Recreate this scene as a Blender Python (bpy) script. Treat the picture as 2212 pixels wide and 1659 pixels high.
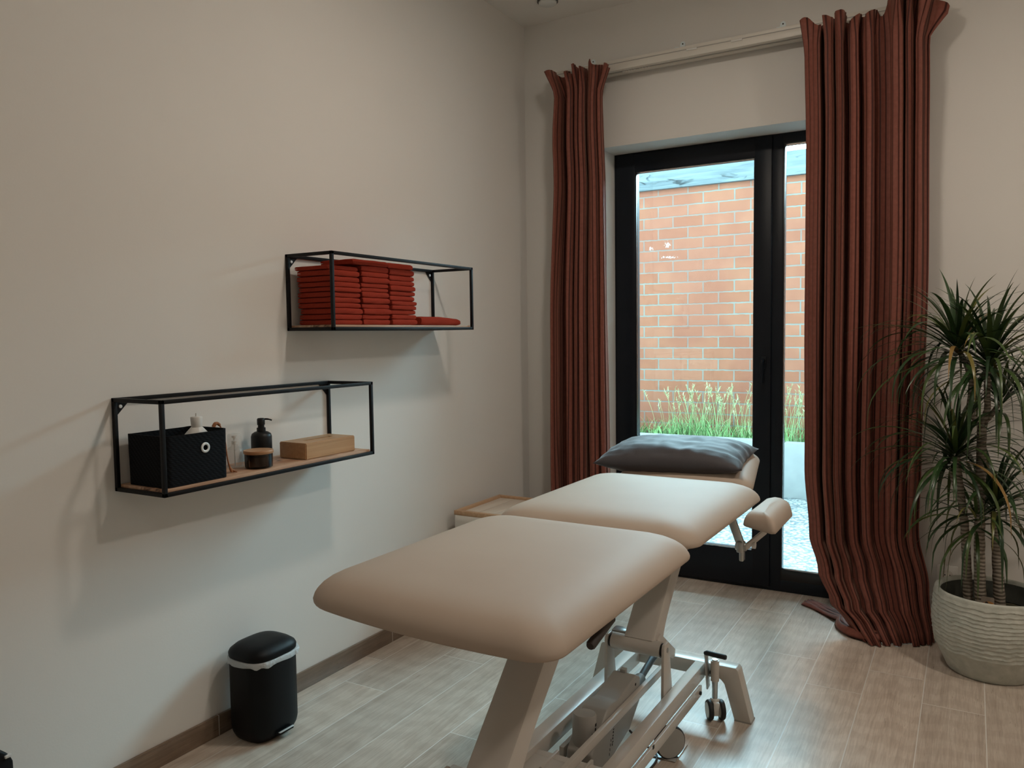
import bpy, bmesh, math, random
from mathutils import Vector, Matrix, noise
random.seed(7)
PI = math.pi
sc = bpy.context.scene
for o in list(bpy.data.objects): bpy.data.objects.remove(o)
COL = sc.collection

# ------------------------------------------------------------------ camera
F_PX, YAW, PITCH, ROLL = 1712.1, 0.525377, -0.0623844, -0.0131844
CAM = Vector((2.1192, -3.8342, 1.30))
cy, sy, cp, sp = math.cos(YAW), math.sin(YAW), math.cos(PITCH), math.sin(PITCH)
fw = Vector((-sy*cp, cy*cp, sp)); r0 = Vector((cy, sy, 0)); u0 = r0.cross(fw)
cr, sr = math.cos(ROLL), math.sin(ROLL)
rt = cr*r0 + sr*u0; up = -sr*r0 + cr*u0
cd = bpy.data.cameras.new('camera'); cam = bpy.data.objects.new('camera', cd); COL.objects.link(cam)
cd.sensor_fit = 'HORIZONTAL'; cd.sensor_width = 36.0; cd.lens = 36.0*F_PX/2212.0
cd.clip_start = 0.05
M = Matrix.Identity(4)
for i in range(3):
    M[i][0], M[i][1], M[i][2], M[i][3] = rt[i], up[i], -fw[i], CAM[i]
cam.matrix_world = M
sc.camera = cam

# ------------------------------------------------------------------ world, lights, exposure
sc.view_settings.view_transform = 'Standard'
sc.view_settings.look = 'None'
sc.view_settings.gamma = 1.0
sc.view_settings.use_curve_mapping = False
sc.view_settings.exposure = 0.3
SKY_DULL, SKY_BRIGHT = 2.4, 28.0
w = bpy.data.worlds.new('overcast_sky'); sc.world = w; w.use_nodes = True
bg = w.node_tree.nodes['Background']
bg.inputs[0].default_value = (0.56, 0.86, 1.0, 1); bg.inputs[1].default_value = 4.0
# thin overcast, brightest low in the sky beyond the brick wall, dull elsewhere
_n = w.node_tree.nodes; _l = w.node_tree.links
_tc = _n.new('ShaderNodeTexCoord'); _dp = _n.new('ShaderNodeVectorMath'); _dp.operation = 'DOT_PRODUCT'; _dp.inputs[1].default_value = Vector((0.0, 0.76, 0.65)).normalized()
_mr = _n.new('ShaderNodeMapRange'); _mr.interpolation_type = 'SMOOTHSTEP'
for _i, _v in ((1, 0.55), (2, 1.0), (3, SKY_DULL), (4, SKY_BRIGHT)): _mr.inputs[_i].default_value = _v
_l.new(_tc.outputs['Generated'], _dp.inputs[0]); _l.new(_dp.outputs['Value'], _mr.inputs[0]); _l.new(_mr.outputs[0], bg.inputs[1])

def area_light(name, loc, size, power, color, direction=(0, 0, -1), shape='DISK', size_y=None):
    ld = bpy.data.lights.new(name, 'AREA'); ld.shape = shape; ld.size = size
    if size_y: ld.size_y = size_y
    ld.energy = power; ld.color = color
    lo = bpy.data.objects.new(name, ld); COL.objects.link(lo); lo.location = loc
    lo.rotation_euler = Vector(direction).to_track_quat('-Z', 'Y').to_euler()
    return lo
WARM = (1.0, 0.885, 0.76)
LAMPS = [((1.36, -1.58), 8.5), ((1.36, -4.4), 0.8), ((3.3, -1.6), 13), ((3.3, -4.4), 1.6)]  # first lamp follows the shelf shadows; the other three are unseen, added as fill
for (lx, ly), e in LAMPS:
    area_light('ceiling_lamp_light', (lx, ly, 2.878), 0.2, e, WARM)

def portal(name, loc, sx, sy_, direction):
    lo = area_light(name, loc, sx, 1.0, (1, 1, 1), direction, 'RECTANGLE', sy_); lo.data.cycles.is_portal = True; return lo
portal('garden_door_portal', (1.15, 0.36, 1.13), 1.42, 2.25, (0, -1, 0))

# ------------------------------------------------------------------ helpers
def deselect_name(n): return n
def obj(name, bm, mat, parent=None, smooth=40, loc=None):
    me = bpy.data.meshes.new(name)
    bmesh.ops.recalc_face_normals(bm, faces=bm.faces)
    bm.to_mesh(me); bm.free()
    if smooth:
        for p in me.polygons: p.use_smooth = True
        if smooth < 180: me.set_sharp_from_angle(angle=math.radians(smooth))
    if mat: me.materials.append(mat)
    o = bpy.data.objects.new(name, me); COL.objects.link(o)
    if parent: o.parent = parent
    if loc is not None: o.location = loc
    return o
def tag(o, label=None, cat=None, group=None, kind=None):
    if label: o['label'] = label
    if cat: o['category'] = cat
    if group: o['group'] = group
    if kind: o['kind'] = kind
    return o
def thing(name, label, cat, loc=(0, 0, 0), rz=0, group=None):
    o = bpy.data.objects.new(name, None); COL.objects.link(o)
    o.location = loc; o.rotation_euler = (0, 0, rz); o.empty_display_size = 0.05
    return tag(o, label, cat, group)
def struct(name, bm, mat, parent=None, smooth=40):
    o = obj(name, bm, mat, parent, smooth)
    if not parent: o['kind'] = 'structure'
    return o
def dup(root, loc, rz=0, label=None, group=None):
    r = root.copy(); COL.objects.link(r); r.location = loc; r.rotation_euler = (0, 0, rz)
    if label: r['label'] = label
    if group: r['group'] = group
    for ch in list(root.children):
        c = ch.copy(); COL.objects.link(c); c.parent = r
        for g in ch.children:
            d = g.copy(); COL.objects.link(d); d.parent = c
    return r
def BM(): return bmesh.new()
def add_box(bm, a, b, bev=0, seg=2, mat=None):
    """axis aligned box from corner a to corner b, optionally bevelled and transformed"""
    x0, y0, z0 = [min(a[i], b[i]) for i in range(3)]; x1, y1, z1 = [max(a[i], b[i]) for i in range(3)]
    t = BM()
    vs = [t.verts.new(p) for p in ((x0,y0,z0),(x1,y0,z0),(x1,y1,z0),(x0,y1,z0),(x0,y0,z1),(x1,y0,z1),(x1,y1,z1),(x0,y1,z1))]
    for f in ((0,3,2,1),(4,5,6,7),(0,1,5,4),(1,2,6,5),(2,3,7,6),(3,0,4,7)): t.faces.new([vs[i] for i in f])
    if bev: bmesh.ops.bevel(t, geom=list(t.edges), offset=bev, segments=seg, affect='EDGES', profile=0.5)
    if mat is not None: bmesh.ops.transform(t, matrix=mat, verts=t.verts)
    merge(bm, t)
def merge(bm, t):
    me = bpy.data.meshes.new('tmp'); t.to_mesh(me); t.free(); bm.from_mesh(me); bpy.data.meshes.remove(me)
def add_prism(bm, poly, h0, h1, axis='z', bev=0, seg=2, mat=None):
    """extrude a 2D polygon: axis z -> (x,y), axis y -> (x,z), axis x -> (y,z)"""
    t = BM()
    def P(p, h):
        return {'z': (p[0], p[1], h), 'y': (p[0], h, p[1]), 'x': (h, p[0], p[1])}[axis]
    a = [t.verts.new(P(p, h0)) for p in poly]; b = [t.verts.new(P(p, h1)) for p in poly]
    n = len(poly)
    t.faces.new(a[::-1]); t.faces.new(b)
    for i in range(n): t.faces.new([a[i], a[(i+1) % n], b[(i+1) % n], b[i]])
    bmesh.ops.recalc_face_normals(t, faces=t.faces)
    if bev: bmesh.ops.bevel(t, geom=list(t.edges), offset=bev, segments=seg, affect='EDGES', profile=0.5)
    if mat is not None: bmesh.ops.transform(t, matrix=mat, verts=t.verts)
    merge(bm, t)
def add_lathe(bm, prof, c=(0, 0, 0), seg=32, mat=None, closed=False):
    t = BM(); rings = []
    for r, z in prof:
        if r < 1e-5: rings.append([t.verts.new((c[0], c[1], c[2]+z))])
        else: rings.append([t.verts.new((c[0]+r*math.cos(2*PI*k/seg), c[1]+r*math.sin(2*PI*k/seg), c[2]+z)) for k in range(seg)])
    for A, B in zip(rings, rings[1:]):
        for k in range(seg):
            l = (k+1) % seg
            if len(A) == 1 and len(B) == 1: continue
            if len(A) == 1: t.faces.new([A[0], B[k], B[l]])
            elif len(B) == 1: t.faces.new([A[k], A[l], B[0]])
            else: t.faces.new([A[k], A[l], B[l], B[k]])
    for R_ in ((rings[0], rings[-1]) if not closed else ()):
        if len(R_) > 1: t.faces.new(R_)
    bmesh.ops.recalc_face_normals(t, faces=t.faces)
    if mat is not None: bmesh.ops.transform(t, matrix=mat, verts=t.verts)
    merge(bm, t)
def add_tube(bm, pts, r, seg=10, cap=True):
    pts = [Vector(p) for p in pts]; n = len(pts)
    rs = r if isinstance(r, (list, tuple)) else [r]*n
    t = BM(); rings = []; prev = None
    for i, p in enumerate(pts):
        d = (pts[min(i+1, n-1)] - pts[max(i-1, 0)]).normalized()
        if prev is None:
            a = Vector((0, 0, 1)) if abs(d.z) < 0.9 else Vector((1, 0, 0))
            x = d.cross(a).normalized()
        else: x = (prev - d*prev.dot(d)).normalized()
        prev = x; yv = d.cross(x)
        rings.append([t.verts.new(p + rs[i]*(math.cos(2*PI*k/seg)*x + math.sin(2*PI*k/seg)*yv)) for k in range(seg)])
    for A, B in zip(rings, rings[1:]):
        for k in range(seg): t.faces.new([A[k], A[(k+1) % seg], B[(k+1) % seg], B[k]])
    if cap: t.faces.new(rings[0][::-1]); t.faces.new(rings[-1])
    bmesh.ops.recalc_face_normals(t, faces=t.faces)
    merge(bm, t)
def catmull(pts, k=6):
    P = [Vector(p) for p in pts]; P = [P[0]*2-P[1]] + P + [P[-1]*2-P[-2]]; out = []
    for i in range(1, len(P)-2):
        for j in range(k):
            t = j/k
            out.append(0.5*((2*P[i]) + (P[i+1]-P[i-1])*t + (2*P[i-1]-5*P[i]+4*P[i+1]-P[i+2])*t*t + (3*P[i]-P[i-1]-3*P[i+1]+P[i+2])*t**3))
    out.append(P[-2]); return out
def bar(bm, p, q, wd, ht, bev=0.002, upv=(0, 0, 1)):
    """rectangular bar from p to q; wd sideways, ht along upv"""
    p, q = Vector(p), Vector(q); d = q-p; L = d.length; d.normalize()
    s = d.cross(Vector(upv)).normalized(); u = s.cross(d)
    m = Matrix.Identity(4)
    for i in range(3): m[i][0], m[i][1], m[i][2], m[i][3] = d[i], s[i], u[i], p[i]
    add_box(bm, (0, -wd/2, -ht/2), (L, wd/2, ht/2), bev, 2, m)
def rrect(x0, y0, x1, y1, r, n=6):
    pts = []
    for cx, cy_, a0 in ((x1-r, y1-r, 0), (x0+r, y1-r, PI/2), (x0+r, y0+r, PI), (x1-r, y0+r, 1.5*PI)):
        for k in range(n+1):
            a = a0 + PI/2*k/n; pts.append((cx+r*math.cos(a), cy_+r*math.sin(a)))
    return pts
def lerp(a, b, t): return a+(b-a)*t
def interp(tab, x):
    if x <= tab[0][0]: return tab[0][1]
    for (a, va), (b, vb) in zip(tab, tab[1:]):
        if x <= b:
            t = (x-a)/(b-a); t = t*t*(3-2*t); return va+(vb-va)*t
    return tab[-1][1]

# ------------------------------------------------------------------ materials
def mk(name, base=(0.5, 0.5, 0.5), rough=0.5, metal=0.0, spec=0.5, sheen=0, alpha=None):
    m = bpy.data.materials.new(name); m.use_nodes = True
    b = m.node_tree.nodes['Principled BSDF']
    b.inputs['Base Color'].default_value = (*base, 1); b.inputs['Roughness'].default_value = rough
    b.inputs['Metallic'].default_value = metal; b.inputs['Specular IOR Level'].default_value = spec
    if sheen: b.inputs['Sheen Weight'].default_value = sheen; b.inputs['Sheen Roughness'].default_value = 0.4
    m.diffuse_color = (*base, 1)
    return m
class NT:
    def __init__(s, m): s.m = m; s.t = m.node_tree; s.b = s.t.nodes['Principled BSDF']
    def n(s, typ, **kw):
        nd = s.t.nodes.new('ShaderNode'+typ)
        for k, v in kw.items(): setattr(nd, k, v)
        return nd
    def l(s, a, b): s.t.links.new(a, b); return s
    def coord(s, kind='Object', scale=(1, 1, 1), loc=(0, 0, 0), rot=(0, 0, 0)):
        c = s.n('TexCoord'); mp = s.n('Mapping'); s.l(c.outputs[kind], mp.inputs[0])
        mp.inputs['Scale'].default_value = scale; mp.inputs['Location'].default_value = loc; mp.inputs['Rotation'].default_value = rot
        return mp.outputs[0]
    def noise(s, vec, scale=5, detail=4, rough=0.5, dist=0):
        n_ = s.n('TexNoise'); n_.inputs['Scale'].default_value = scale; n_.inputs['Detail'].default_value = detail
        n_.inputs['Roughness'].default_value = rough; n_.inputs['Distortion'].default_value = dist
        if vec: s.l(vec, n_.inputs['Vector'])
        return n_.outputs['Fac']
    def ramp(s, fac, stops):
        r = s.n('ValToRGB'); e = r.color_ramp.elements
        while len(e) < len(stops): e.new(0.5)
        for el, (p, c) in zip(e, stops): el.position = p; el.color = (*c, 1) if len(c) == 3 else c
        s.l(fac, r.inputs[0]); return r.outputs[0]
    def mix(s, fac, a, b, mode='MIX'):
        x = s.n('MixRGB', blend_type=mode)
        for sock, v in ((x.inputs[0], fac), (x.inputs[1], a), (x.inputs[2], b)):
            if isinstance(v, (int, float)): sock.default_value = v
            elif isinstance(v, tuple): sock.default_value = (*v, 1) if len(v) == 3 else v
            else: s.l(v, sock)
        return x.outputs[0]
    def math(s, op, a, b=None):
        x = s.n('Math', operation=op)
        for sock, v in ((x.inputs[0], a), (x.inputs[1], b)):
            if v is None: continue
            if isinstance(v, (int, float)): sock.default_value = v
            else: s.l(v, sock)
        return x.outputs[0]
    def bump(s, h, strength=0.3, dist=0.01):
        b = s.n('Bump'); b.inputs['Strength'].default_value = strength; b.inputs['Distance'].default_value = dist
        s.l(h, b.inputs['Height']); s.l(b.outputs[0], s.b.inputs['Normal'])
    def color(s, c): s.l(c, s.b.inputs['Base Color'])
    def rough(s, c): s.l(c, s.b.inputs['Roughness'])
def noisy(name, c1, c2, rough=0.5, scale=8, bumps=0.1, bscale=200, bdist=0.001, stretch=(1, 1, 1), **kw):
    m = mk(name, c1, rough, **kw); t = NT(m); v = t.coord('Object', stretch)
    t.color(t.ramp(t.noise(v, scale, 5), [(0.3, c1), (0.7, c2)]))
    if bumps: t.bump(t.noise(v, bscale, 3), bumps, bdist)
    return m
M_WALL = noisy('wall_paint', (0.75, 0.725, 0.685), (0.77, 0.745, 0.705), 0.85, 1.5, 0.08, 160, 0.002, spec=0.2)
M_REVEAL = M_WALL
M_CEIL = noisy('ceiling_paint', (0.84, 0.815, 0.775), (0.86, 0.835, 0.795), 0.9, 2, 0.05, 160, 0.002, spec=0.2)
M_BLACK = noisy('black_metal', (0.004, 0.004, 0.005), (0.006, 0.006, 0.007), 0.5, 20, 0.1, 400, 0.0005, spec=0.22)
M_ANTH = noisy('anthracite_frame', (0.007, 0.010, 0.015), (0.009, 0.012, 0.018), 0.4, 10, 0.05, 500, 0.0003, spec=0.25)
M_BEAD = mk('glazing_gasket', (0.008, 0.008, 0.01), 0.25)
M_VINYL = noisy('beige_vinyl', (0.455, 0.365, 0.292), (0.475, 0.385, 0.31), 0.6, 6, 0.12, 900, 0.0006, spec=0.32)
M_CREAM = noisy('cream_steel', (0.58, 0.535, 0.485), (0.60, 0.555, 0.505), 0.3, 12, 0.03, 900, 0.0003, spec=0.6)
M_GREYPL = noisy('grey_plastic', (0.33, 0.315, 0.29), (0.36, 0.345, 0.315), 0.5, 12, 0.1, 900, 0.0003)
M_STEEL = mk('zinc_steel', (0.55, 0.57, 0.57), 0.28, 1.0)
M_ROD = mk('blue_grey_rod', (0.16, 0.19, 0.21), 0.3, 0.6)
M_RUBBER = mk('black_rubber', (0.012, 0.012, 0.013), 0.55)
M_DKGRIP = noisy('dark_grip', (0.035, 0.026, 0.023), (0.045, 0.034, 0.03), 0.6, 30, 0.1, 500, 0.0005)
M_WHITEPL = mk('white_plastic', (0.74, 0.72, 0.68), 0.35)
M_ALU = mk('white_rail', (0.70, 0.66, 0.59), 0.4)
M_SCREW = mk('screw_steel', (0.74, 0.75, 0.75), 0.35, 0.35)
M_ZBRK = mk('bracket_steel', (0.80, 0.88, 0.90), 0.4)
M_DARK = mk('dark_hole', (0.01, 0.01, 0.01), 0.8)

def floor_material(name, baseboard=False):
    m = mk(name, (0.4, 0.3, 0.22), 0.42, spec=0.55); t = NT(m)
    c = t.n('TexCoord'); s = t.n('SeparateXYZ'); t.l(c.outputs['Object'], s.inputs[0])
    W_, Lp = 0.19, 1.2
    X, Y, Z = s.outputs
    if baseboard:
        row = t.math('FLOOR', t.math('DIVIDE', t.math('ADD', Z, 1.0), 10.0)); fx = t.math('ADD', t.math('MULTIPLY', Z, 0.2), 0.4)
        yy = t.math('DIVIDE', t.math('ADD', Y, 20.14), Lp*0.75)
    else:
        xx = t.math('DIVIDE', t.math('ADD', X, 10*W_-0.095), W_)
        row = t.math('FLOOR', xx); fx = t.math('FRACT', xx)
        wn0 = t.n('TexWhiteNoise', noise_dimensions='1D'); t.l(row, wn0.inputs['W'])
        yy = t.math('ADD', t.math('DIVIDE', t.math('ADD', Y, 20.0), Lp), wn0.outputs['Value'])
    cy_ = t.math('FLOOR', yy); fy = t.math('FRACT', yy)
    cell = t.math('ADD', t.math('MULTIPLY', row, 17.3), cy_)
    wn = t.n('TexWhiteNoise', noise_dimensions='1D'); t.l(cell, wn.inputs['W'])
    # grout mask
    ex = t.math('MINIMUM', fx, t.math('SUBTRACT', 1.0, fx)); ey = t.math('MINIMUM', fy, t.math('SUBTRACT', 1.0, fy))
    gx = t.math('LESS_THAN', t.math('MULTIPLY', ex, W_ if not baseboard else 5), 0.0016)
    gy = t.math('LESS_THAN', t.math('MULTIPLY', ey, Lp), 0.0016)
    grout = t.math('MAXIMUM', gx, gy)
    # grain: stretched noise, shifted per plank
    off = t.n('CombineXYZ'); t.l(t.math('MULTIPLY', wn.outputs['Value'], 37.0), off.inputs[0]); t.l(t.math('MULTIPLY', wn.outputs['Value'], 91.0), off.inputs[1])
    av = t.n('VectorMath', operation='ADD'); t.l(c.outputs['Object'], av.inputs[0]); t.l(off.outputs[0], av.inputs[1])
    mp = t.n('Mapping'); t.l(av.outputs[0], mp.inputs[0]); mp.inputs['Scale'].default_value = (14, 0.9, 14)
    g1 = t.noise(mp.outputs[0], 2.2, 6, 0.62, 1.2)
    mp2 = t.n('Mapping'); t.l(av.outputs[0], mp2.inputs[0]); mp2.inputs['Scale'].default_value = (90, 4, 90)
    g2 = t.noise(mp2.outputs[0], 2.0, 4, 0.6)
    mp3 = t.n('Mapping'); t.l(av.outputs[0], mp3.inputs[0]); mp3.inputs['Scale'].default_value = (5, 1.1, 5)
    g3 = t.noise(mp3.outputs[0], 1.5, 2, 0.5, 0.6)
    wv = t.n('TexWave', wave_type='RINGS'); t.l(mp3.outputs[0], wv.inputs[0]); wv.inputs['Scale'].default_value = 2.6; wv.inputs['Distortion'].default_value = 5.0; wv.inputs['Detail'].default_value = 3
    k = 0.35 if baseboard else 1.0
    dk, md, lt = [tuple(v*k*(g_ if baseboard else 1) for v, g_ in zip(q, (1.05, 0.88, 0.74))) for q in ((0.40, 0.322, 0.258), (0.62, 0.535, 0.452), (0.72, 0.645, 0.565))]
    colr = t.ramp(g1, [(0.25, dk), (0.5, md), (0.75, lt)])
    colr = t.mix(0.16, colr, t.ramp(wv.outputs['Fac'], [(0.3, dk), (0.7, lt)]))
    colr = t.mix(t.ramp(g2, [(0.42, (0, 0, 0)), (0.72, (0.6, 0.6, 0.6))]), colr, dk)
    tone = t.ramp(wn.outputs['Value'], [(0.0, (0.84, 0.83, 0.82)), (1.0, (1.1, 1.08, 1.06))])
    colr = t.mix(1.0, colr, tone, 'MULTIPLY')
    kn = t.ramp(g3, [(0.70, (0, 0, 0)), (0.80, (1, 1, 1))])
    colr = t.mix(t.math('MULTIPLY', kn, 0.5), colr, dk)
    colr = t.mix(grout, colr, (0.72, 0.69, 0.64))
    t.color(colr)
    h = t.math('SUBTRACT', t.math('MULTIPLY', g2, 0.4), t.math('MULTIPLY', grout, 2.0))
    t.bump(h, 0.35, 0.0015)
    t.rough(t.ramp(g2, [(0.2, (0.24, 0.24, 0.24)), (0.8, (0.38, 0.38, 0.38))]))
    return m
M_FLOOR = floor_material('oak_look_tile')
M_BASE = floor_material('oak_look_skirting', True)

def wood_material(name, c1, c2, c3, rough=0.5, axis='y', sc_=1.0, knots=True, line=20):
    m = mk(name, c1, rough, spec=0.35); t = NT(m)
    st = {'y': (line, 1.2, line), 'x': (1.2, line, line)}[axis]
    v = t.coord('Object', tuple(q*sc_ for q in st))
    g = t.noise(v, 1.6, 6, 0.6, 0.8)
    colr = t.ramp(g, [(0.3, c1), (0.5, c2), (0.7, c3)])
    if knots:
        v2 = t.coord('Object', (9, 3, 9) if axis == 'y' else (3, 9, 9)); k = t.noise(v2, 1.8, 3, 0.5, 1.0)
        colr = t.mix(t.ramp(k, [(0.62, (0, 0, 0)), (0.72, (1, 1, 1))]), colr, tuple(q*0.28 for q in c1))
    t.color(colr); t.bump(g, 0.15, 0.001)
    return m
M_ACACIA = wood_material('acacia_board', (0.36, 0.19, 0.11), (0.50, 0.30, 0.19), (0.62, 0.42, 0.29), 0.5)
M_BAMBOO = wood_material('bamboo', (0.40, 0.22, 0.105), (0.47, 0.27, 0.135), (0.53, 0.32, 0.17), 0.42, knots=False, line=40)
M_BAMBOOT = wood_material('bamboo_frame', (0.48, 0.29, 0.16), (0.54, 0.34, 0.2), (0.6, 0.4, 0.25), 0.45, knots=False, line=30)
M_PALEWOOD = wood_material('pale_slats', (0.66, 0.57, 0.47), (0.70, 0.61, 0.51), (0.74, 0.66, 0.56), 0.45, knots=False, line=25)
M_LID = wood_material('lid_wood', (0.36, 0.18, 0.085), (0.42, 0.22, 0.11), (0.48, 0.27, 0.14), 0.42, knots=False, line=40)
M_BEAM = wood_material('weathered_timber', (0.11, 0.135, 0.15), (0.165, 0.20, 0.215), (0.22, 0.26, 0.275), 0.7, axis='x', knots=True, line=16)

def fabric(name, c1, c2, rough=0.9, sheen=0.3, scale=300, bumps=0.4, bdist=0.002, spec=0.2):
    m = mk(name, c1, rough, spec=spec, sheen=sheen); t = NT(m); v = t.coord('Object')
    n_ = t.noise(v, scale, 4, 0.65); t.color(t.ramp(n_, [(0.3, c1), (0.7, c2)])); t.bump(n_, bumps, bdist)
    return m
M_TOWEL = fabric('rust_terry', (0.29, 0.034, 0.019), (0.38, 0.052, 0.029), 0.95, 0.0, 420, 0.9, 0.003, spec=0.05)
M_BASKET = None
def weave_material():
    m = mk('black_weave', (0.012, 0.014, 0.018), 0.8, spec=0.15); t = NT(m)
    v = t.coord('Object', (1, 1, 1))
    wv = t.n('TexWave', wave_type='BANDS', bands_direction='Z'); t.l(v, wv.inputs[0]); wv.inputs['Scale'].default_value = 60
    wv2 = t.n('TexWave', wave_type='BANDS', bands_direction='DIAGONAL'); t.l(v, wv2.inputs[0]); wv2.inputs['Scale'].default_value = 40
    h = t.math('MULTIPLY', wv.outputs['Fac'], wv2.outputs['Fac']); t.bump(h, 0.5, 0.002)
    t.color(t.ramp(h, [(0, (0.0025, 0.003, 0.004)), (1, (0.006, 0.0075, 0.010))]))
    return m
M_BASKET = weave_material()
M_PILLOW = fabric('charcoal_cotton', (0.052, 0.047, 0.052), (0.062, 0.056, 0.061), 0.62, 0.25, 260, 0.25, 0.001, spec=0.35)
M_HAMPER = fabric('white_canvas', (0.66, 0.62, 0.56), (0.70, 0.66, 0.60), 0.85, 0.1, 400, 0.25, 0.001)

def curtain_material():
    m = mk('rust_velvet', (0.2, 0.06, 0.04), 0.6, spec=0.25, sheen=0.25); t = NT(m)
    m.node_tree.nodes['Principled BSDF'].inputs['Sheen Tint'].default_value = (1.0, 0.6, 0.45, 1)
    uv = t.n('UVMap'); s = t.n('SeparateXYZ'); t.l(uv.outputs[0], s.inputs[0])
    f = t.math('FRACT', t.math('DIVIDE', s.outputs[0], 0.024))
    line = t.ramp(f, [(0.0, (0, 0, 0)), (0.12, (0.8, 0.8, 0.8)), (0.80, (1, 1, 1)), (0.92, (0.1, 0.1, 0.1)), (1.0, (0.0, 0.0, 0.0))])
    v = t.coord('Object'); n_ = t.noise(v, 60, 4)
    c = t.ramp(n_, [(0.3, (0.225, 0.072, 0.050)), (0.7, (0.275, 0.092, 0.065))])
    c = t.mix(line, (0.045, 0.012, 0.009), c)  # pleat creases darkened in the colour, standing in for their shade
    t.color(c)
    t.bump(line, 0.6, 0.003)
    return m
M_CURT = curtain_material()

def brick_material():
    m = mk('orange_brick', (0.5, 0.2, 0.12), 0.9, spec=0.15); t = NT(m)
    c = t.n('TexCoord'); s = t.n('SeparateXYZ'); t.l(c.outputs['Object'], s.inputs[0])
    dn = t.noise(c.outputs['Object'], 30, 3); d2 = t.math('MULTIPLY', t.math('SUBTRACT', dn, 0.5), 0.014)
    cb = t.n('CombineXYZ'); t.l(t.math('ADD', s.outputs[0], -0.031+0.278*20), cb.inputs[0])
    t.l(t.math('ADD', t.math('ADD', s.outputs[2], -2.345+0.099*30), d2), cb.inputs[1])
    br = t.n('TexBrick'); t.l(cb.outputs[0], br.inputs['Vector']); br.offset = 0.5; br.offset_frequency = 2
    br.inputs['Scale'].default_value = 1.0; br.inputs['Brick Width'].default_value = 0.278; br.inputs['Row Height'].default_value = 0.099
    br.inputs['Mortar Size'].default_value = 0.0065; br.inputs['Mortar Smooth'].default_value = 0.15; br.inputs['Bias'].default_value = 0.0
    br.inputs['Color1'].default_value = (0.31, 0.122, 0.074, 1); br.inputs['Color2'].default_value = (0.36, 0.155, 0.10, 1); br.inputs['Mortar'].default_value = (0.235, 0.228, 0.205, 1)
    n2 = t.noise(c.outputs['Object'], 14, 5); n3 = t.noise(c.outputs['Object'], 2.0, 2)
    col = t.mix(0.35, br.outputs['Color'], t.ramp(n2, [(0.3, (0.44, 0.40, 0.38)), (0.7, (0.58, 0.55, 0.53))]), 'OVERLAY')
    col = t.mix(t.ramp(n3, [(0.45, (0, 0, 0)), (0.6, (0.35, 0.35, 0.35))]), col, (0.26, 0.085, 0.06))
    # flaked white paint marks on two bricks
    def blob(x, z, rx, rz):
        ax = t.math('POWER', t.math('DIVIDE', t.math('SUBTRACT', s.outputs[0], x), rx), 2.0)
        az = t.math('POWER', t.math('DIVIDE', t.math('SUBTRACT', s.outputs[2], z), rz), 2.0)
        dd = t.math('ADD', t.math('ADD', ax, az), t.math('MULTIPLY', t.math('SUBTRACT', t.noise(c.outputs['Object'], 70, 4), 0.5), 6.0))
        return t.math('LESS_THAN', dd, 0.25)
    mask = t.math('MAXIMUM', blob(-0.30, 2.10, 0.035, 0.03), t.math('MAXIMUM', blob(-0.46, 2.07, 0.03, 0.02), blob(-0.29, 1.985, 0.09, 0.016)))
    col = t.mix(mask, col, (0.5, 0.49, 0.48))
    t.color(col)
    h = t.math('ADD', t.math('SUBTRACT', 1.0, br.outputs['Fac']), t.math('MULTIPLY', n2, 0.25))
    t.bump(h, 0.6, 0.008)
    return m
M_BRICK = brick_material()
def gravel_material():
    m = mk('white_gravel', (0.7, 0.72, 0.72), 0.8); t = NT(m); v = t.coord('Object')
    vo = t.n('TexVoronoi'); t.l(v, vo.inputs['Vector']); vo.inputs['Scale'].default_value = 42
    b = t.n('SeparateColor'); t.l(vo.outputs['Color'], b.inputs[0])
    c = t.ramp(b.outputs[0], [(0.0, (0.10, 0.115, 0.125)), (0.25, (0.24, 0.26, 0.265)), (0.55, (0.46, 0.47, 0.46))])
    c = t.mix(t.ramp(vo.outputs['Distance'], [(0.35, (0, 0, 0)), (0.75, (1, 1, 1))]), c, (0.14, 0.16, 0.17))
    t.color(c); t.bump(t.math('SUBTRACT', 1.0, vo.outputs['Distance']), 1.0, 0.02)
    return m
M_GRAVEL = gravel_material()
M_CONC = noisy('pale_concrete', (0.30, 0.31, 0.31), (0.35, 0.36, 0.36), 0.85, 9, 0.25, 60, 0.003)
M_SOIL = noisy('dark_soil', (0.06, 0.055, 0.035), (0.10, 0.09, 0.05), 0.95, 20, 0.6, 60, 0.01)
def attr_material(name, stops, rough=0.5, spec=0.4, attr='tint'):
    m = mk(name, stops[0][1], rough, spec=spec); t = NT(m)
    a = t.n('Attribute'); a.attribute_name = attr
    v = t.coord('Object', (1, 1, 1)); n_ = t.noise(v, 60, 2)
    t.color(t.mix(0.25, t.ramp(a.outputs['Fac'], stops), t.ramp(n_, [(0.3, stops[0][1]), (0.7, stops[1][1])])))
    return m
M_GRASS = attr_material('meadow_grass', [(0.0, (0.10, 0.24, 0.07)), (0.45, (0.22, 0.42, 0.15)), (0.75, (0.40, 0.55, 0.26)), (1.0, (0.66, 0.64, 0.42))], 0.6)
M_LEAF = attr_material('dracaena_leaf', [(0.0, (0.012, 0.032, 0.014)), (0.5, (0.034, 0.075, 0.022)), (0.82, (0.11, 0.15, 0.038)), (0.97, (0.22, 0.19, 0.05)), (1.0, (0.34, 0.18, 0.05))], 0.32, 0.5)
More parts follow.
